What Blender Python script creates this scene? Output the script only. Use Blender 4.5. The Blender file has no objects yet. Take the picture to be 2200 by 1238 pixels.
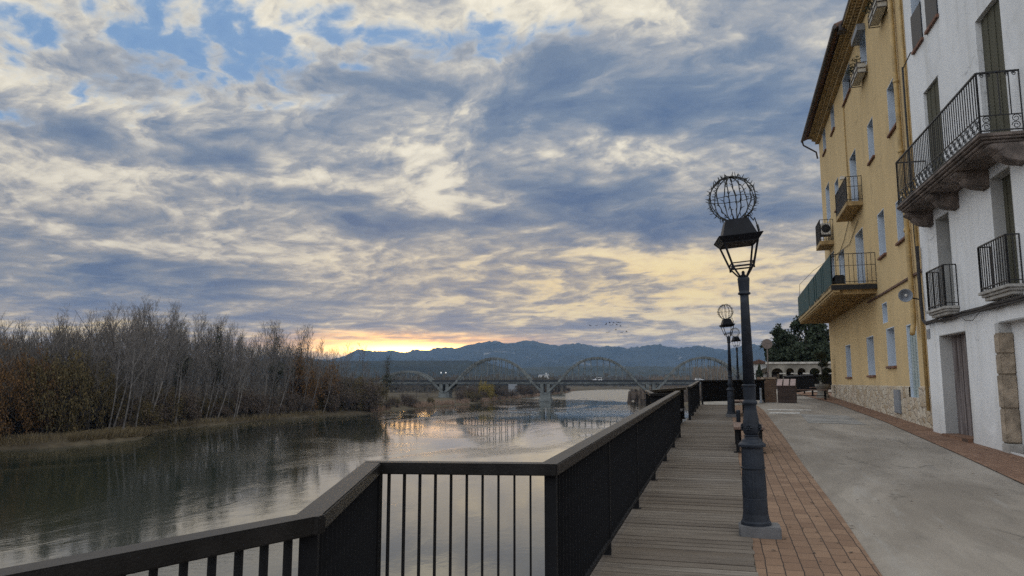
import bpy, bmesh, math, random
from math import *
from mathutils import Vector, Matrix, noise as mnoise
import numpy as np
sc = bpy.context.scene
COL = sc.collection

# ------------------------------------------------------------------ camera
FPX, PITCH, YAW, EYE = 1582.0, radians(7.312), radians(15.955), 1.6
camd = bpy.data.cameras.new('camera'); cam = bpy.data.objects.new('camera', camd); COL.objects.link(cam)
cam.location = (0, 0, EYE); cam.rotation_euler = (pi/2 + PITCH, 0, YAW)
camd.sensor_width = 36.0; camd.lens = 36.0*FPX/2200.0; camd.clip_start = 0.05; camd.clip_end = 30000
sc.camera = cam
sc.view_settings.view_transform = 'Standard'; sc.view_settings.look = 'None'
sc.view_settings.exposure = 0.0; sc.view_settings.gamma = 1.0
sc.cycles.max_bounces = 6; sc.cycles.volume_bounces = 1; sc.cycles.transparent_max_bounces = 24
sc.cycles.use_denoising = False; sc.cycles.sample_clamp_indirect = 8.0

# surveying helpers: a sight line from the tripod position, met with a plane of the place
def sight(px, py):
    dx, dy = (px-1100)/FPX, (619-py)/FPX
    fx, fy, fz = dx, cos(PITCH)-dy*sin(PITCH), sin(PITCH)+dy*cos(PITCH)
    return Vector((fx*cos(YAW)-fy*sin(YAW), fx*sin(YAW)+fy*cos(YAW), fz))
def at_z(px, py, z):
    r = sight(px, py); t = (z-EYE)/r.z
    return Vector((t*r.x, t*r.y, z))
def at_dist(px, py, d):
    r = sight(px, py); t = d/hypot(r.x, r.y)
    return Vector((t*r.x, t*r.y, EYE+t*r.z))

# ------------------------------------------------------------------ node helper
class S:
    nt = None
    def __init__(s, k): s.k = k
    @staticmethod
    def m(op, *a, clamp=False):
        n = S.nt.nodes.new('ShaderNodeMath'); n.operation = op; n.use_clamp = clamp
        for i, x in enumerate(a):
            if isinstance(x, S): S.nt.links.new(x.k, n.inputs[i])
            else: n.inputs[i].default_value = x
        return S(n.outputs[0])
    def __add__(a, b): return S.m('ADD', a, b)
    __radd__ = __add__
    def __sub__(a, b): return S.m('SUBTRACT', a, b)
    def __rsub__(a, b): return S.m('SUBTRACT', b, a)
    def __mul__(a, b): return S.m('MULTIPLY', a, b)
    __rmul__ = __mul__
    def __truediv__(a, b): return S.m('DIVIDE', a, b)
    def __rtruediv__(a, b): return S.m('DIVIDE', b, a)
    def clamp(a): return S.m('ADD', a, 0.0, clamp=True)
def step(a, lo, hi):
    n = S.nt.nodes.new('ShaderNodeMapRange'); n.interpolation_type = 'SMOOTHSTEP'
    S.nt.links.new(a.k, n.inputs[0]); n.inputs[1].default_value = lo; n.inputs[2].default_value = hi
    return S(n.outputs[0])
def combine(x, y, z):
    n = S.nt.nodes.new('ShaderNodeCombineXYZ')
    for i, v in enumerate((x, y, z)):
        if isinstance(v, S): S.nt.links.new(v.k, n.inputs[i])
        else: n.inputs[i].default_value = v
    return S(n.outputs[0])
def noise(v, scale, detail=6, rough=.55, dist=0.0, w=None):
    n = S.nt.nodes.new('ShaderNodeTexNoise'); S.nt.links.new(v.k, n.inputs['Vector'])
    n.inputs['Scale'].default_value = scale; n.inputs['Detail'].default_value = detail
    n.inputs['Roughness'].default_value = rough; n.inputs['Distortion'].default_value = dist
    return S(n.outputs[0])
def ramp(f, stops, interp='LINEAR'):
    n = S.nt.nodes.new('ShaderNodeValToRGB'); S.nt.links.new(f.k, n.inputs[0]); e = n.color_ramp.elements
    n.color_ramp.interpolation = interp
    while len(e) < len(stops): e.new(0.5)
    for k, (p_, c_) in enumerate(stops): e[k].position = p_; e[k].color = (*c_, 1)
    return S(n.outputs[0])
def mix(f, a, b, blend='MIX'):
    n = S.nt.nodes.new('ShaderNodeMix'); n.data_type = 'RGBA'; n.blend_type = blend
    for i, x in ((0, f), (6, a), (7, b)):
        if isinstance(x, S): S.nt.links.new(x.k, n.inputs[i])
        elif i == 0: n.inputs[0].default_value = x
        else: n.inputs[i].default_value = (*x, 1)
    return S(n.outputs[2])
def srgb(r, g, b):
    f = lambda c: c/12.92/255 if c/255 <= .04045 else ((c/255+.055)/1.055)**2.4
    return (f(r), f(g), f(b))

# ------------------------------------------------------------------ sky
SUN_EL, SUN_AZ = radians(7.0), YAW + atan((1100-900)/FPX)       # azimuth counted from +Y towards -X
w = bpy.data.worlds.new('World'); sc.world = w; w.use_nodes = True
nt = w.node_tree; nt.nodes.clear(); S.nt = nt
out = nt.nodes.new('ShaderNodeOutputWorld')
tc = nt.nodes.new('ShaderNodeTexCoord'); sep = nt.nodes.new('ShaderNodeSeparateXYZ')
nt.links.new(tc.outputs['Generated'], sep.inputs[0])
X, Y, Z = (S(sep.outputs[i]) for i in range(3))
az = S.m('ARCTAN2', X, Y)                    # radians, positive to the right of +Y
el = S.m('ARCSINE', Z)
up = S.m('MAXIMUM', Z, 0.0)
k = 1.0/(up+0.10)
P = combine(X*k, Y*k, 0.0)
def blob(px, py, rx, ry, amp, a, e):
    r = sight(px, py).normalized()
    a0, e0 = atan2(r.x, r.y), asin(r.z)
    u = (a-a0)*(FPX/rx); v = (e-e0)*(FPX/ry)
    return S.m('EXPONENT', (u*u+v*v)*-1.0)*amp
wn = noise(P, 1.1, 4, .55); wn2 = noise(combine(X*k+7.3, Y*k+2.1, 3.0), 1.1, 4, .55)
aw = az + (wn-.5)*.34; ew = el + (wn2-.5)*.20
n1 = noise(combine(X*k, Y*k, 1.7), 1.0, 8, .55, .35)
n2 = noise(combine(X*k+3.0+(n1-.5)*.6, Y*k*1.2+(n1-.5)*.6, 5.2), 3.2, 7, .54, .5)
kk = 1.0/(up+0.24)
n3 = noise(combine(X*kk+Y*kk*.30+(n1-.5)*.5, Y*kk*1.0, 9.0), 13.0, 5, .5, .25)
n4 = noise(combine(X*kk+Y*kk*.35+(n2-.5)*.4, Y*kk*.9, 4.0), 32.0, 3, .5, .2)
thick = [(1250, 250, 420, 100, .11), (800, 260, 280, 60, .14), (1520, 150, 280, 90, .08), (1000, 452, 400, 42, .22), (620, 440, 260, 42, .16),
         (1480, 468, 260, 38, .15), (250, 590, 460, 45, .17), (120, 470, 200, 36, .12), (1250, 530, 330, 22, .12), (800, 625, 600, 40, .10),
         (120, 170, 260, 45, .12), (1690, 260, 150, 220, .05), (1600, 705, 560, 22, .16), (600, 690, 460, 30, .12), (300, 300, 240, 40, .10), (250, 270, 130, 36, .08), (1150, 350, 300, 30, .08), (60, 345, 160, 30, .08)]
thin = [(330, 30, 460, 70, -.16), (90, 110, 130, 60, -.10), (1050, 15, 460, 60, -.20), (600, 110, 260, 60, -.12), (700, 380, 340, 30, -.14), (300, 390, 320, 30, -.15), (970, 385, 46, 34, -.30), (1380, 350, 260, 45, -.13),
        (1420, 560, 400, 45, -.15), (1250, 668, 360, 16, -.28), (1600, 600, 260, 45, -.12), (220, 225, 340, 32, -.12), (300, 520, 330, 18, -.16), (100, 695, 240, 16, -.26), (1120, 95, 90, 30, -.14), (1350, 600, 200, 14, -.12), (400, 240, 120, 24, -.12)]
d = .468 + (n1-.5)*.60 + (n2-.5)*.84
for b in thick+thin: d = d + blob(*b, aw, ew)
d = d + ((n3-.5)*.74 + (n4-.5)*.26)*(1.0 - step(d, .36, .66)*.72)
d = .462 + (d-.462)*1.08
hi = step(el, .10, .40)                                       # low deck to high deck
warm = (blob(1380, 600, 560, 110, 1.0, az, el) + blob(120, 700, 260, 50, .8, az, el) + blob(900, 740, 500, 50, .7, az, el)).clamp()
col_hi = ramp(d, [(.20, srgb(250, 242, 222)), (.33, srgb(230, 223, 206)), (.41, srgb(203, 200, 193)), (.50, srgb(168, 172, 178)), (.64, srgb(122, 139, 162)), (.88, srgb(82, 108, 146))])
col_ln = ramp(d, [(.10, srgb(226, 216, 196)), (.28, srgb(206, 197, 182)), (.40, srgb(178, 172, 166)), (.52, srgb(150, 149, 151)), (.66, srgb(120, 129, 145)), (.84, srgb(90, 107, 136))])
col_lw = ramp(d, [(.10, srgb(252, 226, 164)), (.28, srgb(240, 212, 160)), (.38, srgb(216, 196, 162)), (.50, srgb(176, 164, 150)), (.62, srgb(140, 138, 144)), (.80, srgb(104, 114, 138))])
col = mix(hi, mix(warm, col_ln, col_lw), col_hi)
# rifts of open sky between the high cloudlets
gn = n2*.30 + n3*.46 + noise(combine(X*k+11.0, Y*k*1.1, 2.0), 4.2, 6, .5, .5)*.24
region = (blob(330, 90, 520, 130, 1.0, aw, ew) + blob(1010, 130, 260, 60, .75, aw, ew) + blob(1300, 60, 500, 60, .5, aw, ew) + blob(60, 290, 120, 40, .45, aw, ew)).clamp()
gap = step(gn - region*.20, .40, .27)
gapc = ramp(gn - region*.20, [(.14, srgb(88, 143, 203)), (.30, srgb(118, 163, 212)), (.40, srgb(165, 186, 210))])
col = mix(gap*step(region, .10, .45)*.92, col, gapc)
# afterglow behind the ridge
gl = blob(865, 743, 200, 19, 1.0, az, el + (n2-.5)*.03)
hz = S.m('EXPONENT', up*-34.0)
col = mix(hz*.55, col, srgb(190, 170, 158))
streak = step(noise(combine(az*3.0, el*60.0, 0.0), 1.6, 5, .6, .6), .36, .62)
col = mix((gl*(.35+streak*.9)).clamp(), col, (3.2, 1.50, .34))
core = blob(872, 752, 125, 10.5, 1.0, az, el)
col = mix(core.clamp(), col, (12.0, 6.6, 1.7))
# extra brightness added to the unseen sky behind and overhead, lighting street and facades
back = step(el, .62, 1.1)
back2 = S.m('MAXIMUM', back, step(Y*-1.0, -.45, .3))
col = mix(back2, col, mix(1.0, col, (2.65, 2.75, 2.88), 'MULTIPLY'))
col = mix(step(Z, -.10, -.02), mix(1.0, col, (.02, .02, .02), 'MULTIPLY'), col)      # nothing shines from below the land
skyt = nt.nodes.new('ShaderNodeTexSky'); skyt.sky_type = 'NISHITA'; skyt.sun_disc = False
skyt.sun_elevation = SUN_EL; skyt.sun_rotation = -SUN_AZ
bg1 = nt.nodes.new('ShaderNodeBackground'); nt.links.new(skyt.outputs[0], bg1.inputs[0]); bg1.inputs[1].default_value = .05
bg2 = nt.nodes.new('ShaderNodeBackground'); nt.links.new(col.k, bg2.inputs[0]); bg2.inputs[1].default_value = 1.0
cover = .96 - gap*.14
ms = nt.nodes.new('ShaderNodeMixShader'); nt.links.new(cover.k, ms.inputs[0])
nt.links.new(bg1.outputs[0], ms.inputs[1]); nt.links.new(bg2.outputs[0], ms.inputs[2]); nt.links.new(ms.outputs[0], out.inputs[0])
w.cycles.sampling_method = 'MANUAL'; w.cycles.sample_map_resolution = 512

sun = bpy.data.lights.new('sun', 'SUN'); sun.energy = .30; sun.angle = radians(70); sun.color = (1, .82, .6)
suno = bpy.data.objects.new('sun', sun); COL.objects.link(suno)
sd = Vector((-sin(SUN_AZ)*cos(SUN_EL), cos(SUN_AZ)*cos(SUN_EL), sin(SUN_EL)))
suno.rotation_euler = sd.to_track_quat('Z', 'Y').to_euler(); suno.location = (-60, 60, 40)

# ------------------------------------------------------------------ materials
def new_mat(name):
    m = bpy.data.materials.new(name); m.use_nodes = True; S.nt = m.node_tree
    return m, m.node_tree, m.node_tree.nodes['Principled BSDF']
def coords(kind='Object', sc_=(1, 1, 1)):
    n = S.nt.nodes
    if kind == 'World':
        g = n.new('ShaderNodeNewGeometry'); o = g.outputs['Position']
    else:
        g = n.new('ShaderNodeTexCoord'); o = g.outputs[kind]
    mp = n.new('ShaderNodeMapping'); mp.inputs['Scale'].default_value = sc_
    S.nt.links.new(o, mp.inputs[0]); return S(mp.outputs[0])
def bump(bsdf, h, strength=.3, dist=.02):
    b = S.nt.nodes.new('ShaderNodeBump'); b.inputs['Strength'].default_value = strength; b.inputs['Distance'].default_value = dist
    S.nt.links.new(h.k, b.inputs['Height']); S.nt.links.new(b.outputs[0], bsdf.inputs['Normal'])
def setc(bsdf, c):
    if isinstance(c, S): S.nt.links.new(c.k, bsdf.inputs['Base Color'])
    else: bsdf.inputs['Base Color'].default_value = (*c, 1)
def rnd_island():
    g = S.nt.nodes.new('ShaderNodeNewGeometry'); return S(g.outputs['Random Per Island'])
def rnd_object():
    g = S.nt.nodes.new('ShaderNodeObjectInfo'); return S(g.outputs['Random'])
def mul(c, f): return tuple(x*f for x in c)
def simple(name, c, rough=.6, metal=0., var=.25, scale=3., bstr=.15, bscale=40., kind='Object', sc_=(1, 1, 1), spec=.5, bdist=.01):
    m, nt, b = new_mat(name)
    v = coords(kind, sc_)
    a = noise(v, scale, 6, .6)
    setc(b, mix(step(a, .3, .7), mul(c, 1-var), mul(c, 1+var)))
    b.inputs['Roughness'].default_value = rough; b.inputs['Metallic'].default_value = metal
    b.inputs['Specular IOR Level'].default_value = spec
    if bstr: bump(b, noise(v, bscale, 4, .6), bstr, bdist)
    return m
def stucco(name, c, stain, rough=.9, seed=0.):
    m, nt, b = new_mat(name)
    v = coords('Object')
    big = noise(coords('Object', (.6, .6, .25)), 1.3, 6, .62, .4)
    runs = noise(coords('Object', (3.2, 3.2, .18)), 1.0, 6, .6)
    fine = noise(v, 18, 5, .65)
    col = mix(step(big, .35, .72)*.55, c, mul(c, .80))
    col = mix(step(runs, .50, .74)*.60, col, stain)
    spots = step(noise(v, 7, 3, .7), .70, .78)
    col = mix(spots*.30, col, mul(stain, .75))
    patchy = noise(coords('Object', (.9, .9, .9)), .8, 8, .70, .7)
    col = mix(step(patchy, .56, .64)*.30, col, tuple(min(1, x*1.16) for x in c)); col = mix(step(patchy, .44, .36)*.28, col, mul(stain, .9))
    tcx = S.nt.nodes.new('ShaderNodeTexCoord'); spx = S.nt.nodes.new('ShaderNodeSeparateXYZ'); S.nt.links.new(tcx.outputs['Object'], spx.inputs[0])
    foot = step(S(spx.outputs[2]) + (patchy-.5)*2.4, 1.7, .5)
    col = mix(foot*.38, col, mul(stain, .75))
    nv = S.nt.nodes.new('ShaderNodeTexVoronoi'); nv.feature = 'DISTANCE_TO_EDGE'; nv.inputs['Scale'].default_value = .45
    va = S.nt.nodes.new('ShaderNodeVectorMath'); va.operation = 'ADD'; S.nt.links.new(v.k, va.inputs[0]); S.nt.links.new(combine(patchy*1.6, 0.0, big*1.6).k, va.inputs[1]); S.nt.links.new(va.outputs[0], nv.inputs['Vector'])
    hair = step(S(nv.outputs['Distance']), .007, .002)*step(big, .5, .6)
    col = mix(hair*.5, col, mul(stain, .45))
    setc(b, col); b.inputs['Roughness'].default_value = rough; b.inputs['Specular IOR Level'].default_value = .2
    bump(b, fine*.4+noise(v, 4, 4, .6)*1.0, .35, .02)
    return m
M = {}
M['rail'] = simple('rail_paint', (.0105, .0098, .0096), .42, 0, .35, 6, .2, 70, spec=.16)
M['bar'] = simple('bar_paint', (.0055, .0058, .0075), .7, 0, .3, 8, .12, 60, spec=.2)
M['lampmetal'] = simple('lamp_paint', (.0165, .021, .030), .50, 0, .3, 7, .2, 70, spec=.22)
M['lampdark'] = simple('lantern_paint', (.007, .008, .012), .5, 0, .3, 9, .15, 60, spec=.15)
M['wire'] = simple('dark_wire', (.008, .009, .008), .6, 0, .2, 9, 0)
M['concrete'] = simple('pale_concrete', (.105, .105, .11), .85, 0, .2, 5, .4, 60)
M['iron'] = simple('balcony_iron', (.014, .014, .015), .55, 0, .3, 6, .2, 60)
M['bridge'] = simple('bridge_concrete', (.115, .125, .124), .9, 0, .35, .4, 0)
M['bridgedark'] = simple('bridge_parapet', (.022, .025, .030), .9, 0, .2, .3, 0)
M['white'] = stucco('white_stucco', (.77, .775, .78), (.54, .535, .51))
M['yellow'] = stucco('yellow_stucco', (.60, .445, .235), (.45, .35, .21))
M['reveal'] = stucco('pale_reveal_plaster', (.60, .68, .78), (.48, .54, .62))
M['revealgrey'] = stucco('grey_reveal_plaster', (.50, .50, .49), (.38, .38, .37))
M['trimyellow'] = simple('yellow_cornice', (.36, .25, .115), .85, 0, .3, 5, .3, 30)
M['tile'] = simple('roof_tile', (.12, .065, .045), .85, 0, .45, 4, .4, 25)
M['terracotta'] = simple('terracotta_sill', (.17, .08, .05), .8, 0, .3, 6, .3, 50)
M['gutter'] = simple('brown_gutter', (.035, .025, .025), .5, 0, .2, 5, 0)
M['glass'] = simple('window_glass', (.02, .025, .03), .08, 0, .1, 2, 0, spec=.6)
M['frame'] = simple('window_frame', (.07, .055, .045), .6, 0, .25, 6, .1, 60)
M['pipe'] = simple('yellow_pipe', (.42, .29, .12), .6, 0, .25, 3, .15, 40)
M['balstone'] = simple('weathered_balcony_stone', (.155, .125, .108), .9, 0, .5, 3.5, .6, 22, bdist=.03)
M['greystone'] = simple('grey_moulding', (.34, .325, .30), .88, 0, .3, 4, .4, 35)
M['quoin'] = simple('sandstone_block', (.29, .235, .175), .92, 0, .35, 4.5, .8, 14, bdist=.04)
M['teal'] = simple('teal_cloth', (.008, .046, .050), .8, 0, .2, 3, .15, 30)
M['acwhite'] = simple('appliance_white', (.62, .60, .56), .5, 0, .1, 5, 0)
M['black'] = simple('matt_black', (.008, .008, .009), .7, 0, .2, 5, 0)
M['cable'] = simple('cable_bundle', (.030, .026, .026), .7, 0, .3, 14, .5, 40)
M['metalgrey'] = simple('grey_metal_box', (.22, .24, .27), .5, .2, .12, 4, .08, 40)
M['benchwood'] = simple('bench_wood', (.13, .078, .058), .7, 0, .3, 6, .3, 40, sc_=(6, .6, 6))
M['paleboxes'] = simple('pale_flower_box', (.52, .50, .45), .7, 0, .15, 5, .1, 40)
M['panelred'] = simple('sign_panel', (.30, .22, .205), .6, 0, .15, 4, 0)
M['carwhite'] = simple('car_paint', (.82, .83, .85), .3, 0, .03, 2, 0)
M['housewhite'] = simple('white_render', (.55, .55, .54), .9, 0, .08, .5, 0)
M['signgrey'] = simple('sign_back', (.20, .165, .15), .6, .2, .15, 6, 0)
M['arcade'] = simple('pale_arcade_stone', (.185, .172, .148), .9, 0, .4, 1.1, .3, 8, bdist=.05)
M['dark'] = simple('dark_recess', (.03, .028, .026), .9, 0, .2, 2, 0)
M['paint'] = simple('road_paint', (.44, .43, .41), .8, 0, .45, 5, .1, 60)
M['bark'] = simple('pale_bark', (.125, .115, .110), .9, 0, .5, 1.6, 0)
M['twig'] = simple('twigs', (.128, .115, .107), .9, 0, .3, .5, 0)
M['twigdark'] = simple('dark_twigs', (.055, .046, .040), .9, 0, .3, .5, 0)

def leafmat(name, cols):
    m, nt, b = new_mat(name)
    setc(b, ramp(rnd_island(), [(i/(len(cols)-1), c) for i, c in enumerate(cols)]))
    b.inputs['Roughness'].default_value = .85; b.inputs['Specular IOR Level'].default_value = .2
    return m
M['rust'] = leafmat('rust_leaves', [(.080, .048, .022), (.118, .066, .028), (.160, .085, .035), (.095, .066, .032)])
M['olive'] = leafmat('olive_leaves', [(.060, .048, .022), (.090, .068, .031), (.120, .088, .040), (.065, .060, .030)])
M['thicket'] = leafmat('thicket_twigs', [(.062, .054, .047), (.088, .077, .068), (.112, .098, .086), (.075, .066, .06)])
M['ivy'] = leafmat('ivy_leaves', [(.020, .026, .016), (.032, .038, .022), (.045, .045, .024)])
M['evergreen'] = leafmat('evergreen_leaves', [(.018, .028, .018), (.028, .040, .024), (.040, .052, .030), (.022, .032, .024)])
M['brush'] = leafmat('brush_leaves', [(.062, .048, .040), (.092, .070, .056), (.125, .095, .072), (.075, .06, .05)])
M['gold'] = leafmat('golden_leaves', [(.16, .125, .03), (.24, .175, .04), (.20, .16, .06)])
M['reed'] = leafmat('dry_reeds', [(.15, .10, .075), (.24, .165, .12), (.30, .21, .16), (.17, .125, .085)])
M['sedge'] = leafmat('dry_sedge', [(.09, .068, .036), (.13, .10, .055), (.19, .15, .09), (.10, .078, .04)])
M['farwood'] = leafmat('far_wood', [(.062, .058, .052), (.085, .074, .060), (.10, .088, .070)])
M['farpoplar'] = leafmat('far_poplar', [(.15, .115, .085), (.18, .14, .10), (.13, .105, .08)])

def planks():
    m, nt, b = new_mat('weathered_planks'); r = rnd_island()
    v = coords('World', (1.2, 22, 1))
    grain = noise(v, 1.6, 7, .68, .6)
    off = S.nt.nodes.new('ShaderNodeCombineXYZ'); S.nt.links.new((r*40.0).k, off.inputs[2])
    va = S.nt.nodes.new('ShaderNodeVectorMath'); va.operation = 'ADD'
    S.nt.links.new(coords('World', (.9, 3.0, 1)).k, va.inputs[0]); S.nt.links.new(off.outputs[0], va.inputs[1])
    blot = noise(S(va.outputs[0]), 1.6, 6, .65)
    c = ramp(r, [(0, (.080, .064, .050)), (.3, (.120, .099, .080)), (.6, (.158, .134, .110)), (.85, (.100, .079, .060)), (1, (.205, .180, .152))])
    c = mix(step(blot, .40, .72)*.70, c, (.056, .043, .034))
    c = mix(step(grain, .50, .74)*.55, c, (.040, .031, .026))
    c = mix(step(noise(coords('World', (.5, .5, 1)), .9, 4, .6), .5, .75)*.35, c, (.19, .172, .155))
    setc(b, c); b.inputs['Roughness'].default_value = .82; b.inputs['Specular IOR Level'].default_value = .3
    bump(b, grain, .8, .010); return m
M['planks'] = planks()
def bricks(name, c1, c2, mortar, w_, h_, swap=True, offs=.5, rough=.85):
    m, nt, b = new_mat(name)
    g = S.nt.nodes.new('ShaderNodeNewGeometry'); sp = S.nt.nodes.new('ShaderNodeSeparateXYZ'); S.nt.links.new(g.outputs['Position'], sp.inputs[0])
    wob = noise(coords('World'), 2.2, 3, .5)
    xx, yy = S(sp.outputs[0]) + (wob-.5)*.035, S(sp.outputs[1])
    v = combine(xx+yy, S(sp.outputs[2]), 0.0) if swap == 'wall' else combine(yy, xx, 0.0)
    n = S.nt.nodes.new('ShaderNodeTexBrick'); S.nt.links.new(v.k, n.inputs['Vector'])
    n.inputs['Scale'].default_value = 1.0; n.inputs['Brick Width'].default_value = w_; n.inputs['Row Height'].default_value = h_
    n.inputs['Mortar Size'].default_value = .005; n.inputs['Mortar Smooth'].default_value = .3; n.offset = offs
    n.inputs['Color1'].default_value = (*c1, 1); n.inputs['Color2'].default_value = (*c2, 1); n.inputs['Mortar'].default_value = (*mortar, 1)
    n.inputs['Bias'].default_value = 0.0
    col = S(n.outputs[0]); f = S(n.outputs['Fac'])
    dirt = noise(coords('World'), 1.4, 7, .65, .3)
    col = mix(step(dirt, .45, .75)*.55, col, mul(c1, .55))
    col = mix(step(noise(coords('World'), 26, 4, .7), .60, .75)*.35, col, (.02, .016, .014))
    setc(b, col); b.inputs['Roughness'].default_value = rough; b.inputs['Specular IOR Level'].default_value = .3
    bump(b, f*-1.0 + noise(coords('World'), 45, 4, .6)*.4, .6, .008); return m
M['paver'] = bricks('brick_pavers', (.150, .090, .058), (.215, .136, .088), (.030, .022, .018), .235, .135)
M['paver2'] = bricks('pavement_bricks', (.175, .095, .060), (.240, .140, .090), (.085, .055, .040), .20, .10)
M['pillarbrick'] = bricks('pillar_brick', (.12, .075, .052), (.17, .115, .082), (.07, .058, .048), .24, .075, 'wall')
M['standwood'] = simple('dark_stand_wood', (.045, .028, .023), .7, 0, .3, 6, .2, 40)
def road():
    m, nt, b = new_mat('worn_concrete_road')
    big = noise(coords('World', (.35, .16, 1)), 1.0, 7, .62, .8)
    mid = noise(coords('World', (1.1, .45, 1)), 1.4, 7, .66, .5)
    fine = noise(coords('World'), 30, 5, .7)
    c = mix(step(big, .34, .66), (.165, .143, .120), (.305, .272, .234))
    c = mix(step(mid, .52, .75)*.40, c, (.085, .078, .071))
    c = mix(step(fine, .55, .8)*.30, c, (.05, .047, .045))
    c = mix(step(noise(coords('World', (.5, .5, 1)), 5.0, 3, .5), .68, .74)*.4, c, (.04, .037, .035))
    streak = noise(coords('World', (2.6, .35, 1)), 1.6, 7, .68, .4)
    c = mix(step(streak, .50, .70)*.28, c, (.085, .077, .068)); c = mix(step(streak, .46, .28)*.35, c, (.29, .285, .275))
    def vr(scale_, warp):
        n = S.nt.nodes.new('ShaderNodeTexVoronoi'); n.feature = 'DISTANCE_TO_EDGE'; n.inputs['Scale'].default_value = scale_
        w_ = noise(coords('World'), 2.5, 4, .6)
        va = S.nt.nodes.new('ShaderNodeVectorMath'); va.operation = 'ADD'; S.nt.links.new(coords('World', (1, .6, 0)).k, va.inputs[0]); S.nt.links.new(combine(w_*warp, w_*warp*-.7, 0.0).k, va.inputs[1])
        S.nt.links.new(va.outputs[0], n.inputs['Vector']); return S(n.outputs['Distance'])
    crack = step(vr(.32, .9), .010, .003)*step(noise(coords('World', (.4, .4, 1)), 1.3, 3, .5), .47, .55)
    c = mix(crack*.4, c, (.030, .027, .025))
    setc(b, c); b.inputs['Roughness'].default_value = .78; b.inputs['Specular IOR Level'].default_value = .3
    bump(b, fine+mid*2.0, .35, .008); return m
M['road'] = road()
M['roadpatch'] = simple('pale_road_patch', (.205, .200, .192), .75, 0, .30, 1.6, .3, 40, kind='World')
def rubble():
    m, nt, b = new_mat('rubble_stone')
    v = coords('Object', (1.7, 1.7, 2.6))
    nz = noise(v, 2.0, 3, .5)
    va = S.nt.nodes.new('ShaderNodeVectorMath'); va.operation = 'ADD'; S.nt.links.new(v.k, va.inputs[0])
    S.nt.links.new(combine(nz*.35, 0.0, nz*.3).k, va.inputs[1])
    def vor(feat, out):
        n = S.nt.nodes.new('ShaderNodeTexVoronoi'); n.feature = feat; n.inputs['Scale'].default_value = 2.0
        S.nt.links.new(va.outputs[0], n.inputs['Vector']); return S(n.outputs[out])
    e = vor('DISTANCE_TO_EDGE', 'Distance'); cc = vor('F1', 'Color')
    sp = S.nt.nodes.new('ShaderNodeSeparateColor'); S.nt.links.new(cc.k, sp.inputs[0])
    c = ramp(S(sp.outputs[0]), [(0, (.36, .27, .17)), (.4, (.50, .42, .31)), (.7, (.56, .50, .40)), (1, (.42, .33, .24))])
    c = mix(step(noise(v, 5, 5, .65), .5, .8)*.5, c, (.26, .21, .16))
    c = mix(step(e, .0, .05), (.40, .36, .30), c)
    c = mix(step(noise(v, 1.1, 3, .6), .62, .75)*.5, c, (.17, .14, .115))
    setc(b, c); b.inputs['Roughness'].default_value = .95
    bump(b, step(e, 0, .12)+noise(v, 12, 4, .6)*.5, .8, .03); return m
M['rubble'] = rubble()
def oldwood():
    m, nt, b = new_mat('weathered_door_wood')
    gr = noise(coords('Object', (16, 16, .7)), 1.0, 7, .65, .4)
    c = mix(step(gr, .35, .7), (.095, .075, .07), (.25, .22, .215))
    c = mix(step(noise(coords('Object', (2, 2, .8)), 1.4, 5, .6), .45, .7)*.6, c, (.07, .05, .047))
    setc(b, c); b.inputs['Roughness'].default_value = .85; bump(b, gr, .5, .01); return m
M['doorwood'] = oldwood()
def blind():
    m, nt, b = new_mat('straw_blind')
    n = S.nt.nodes.new('ShaderNodeTexWave'); n.wave_type = 'BANDS'; n.bands_direction = 'DIAGONAL'
    S.nt.links.new(coords('Object', (1, .0, 1)).k, n.inputs['Vector']); n.inputs['Scale'].default_value = 9.0; n.inputs['Distortion'].default_value = 1.2
    n.inputs['Detail'].default_value = 3
    c = mix(S(n.outputs[0]), (.034, .032, .021), (.135, .13, .088))
    c = mix(step(noise(coords('Object'), 2.2, 4, .6), .45, .7)*.6, c, (.07, .062, .04))
    setc(b, c); b.inputs['Roughness'].default_value = .9; bump(b, S(n.outputs[0]), .6, .01); return m
M['blind'] = blind()
def shutter():
    m, nt, b = new_mat('roller_shutter')
    n = S.nt.nodes.new('ShaderNodeTexWave'); n.bands_direction = 'Z'; S.nt.links.new(coords('Object').k, n.inputs['Vector']); n.inputs['Scale'].default_value = 8.0
    c = mix(step(noise(coords('Object', (1, 1, .3)), 2.5, 5, .6), .4, .7), (.27, .33, .33), (.40, .45, .44))
    setc(b, c); b.inputs['Roughness'].default_value = .6; bump(b, S(n.outputs[0]), .6, .01); return m
M['shutter'] = shutter()
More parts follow.
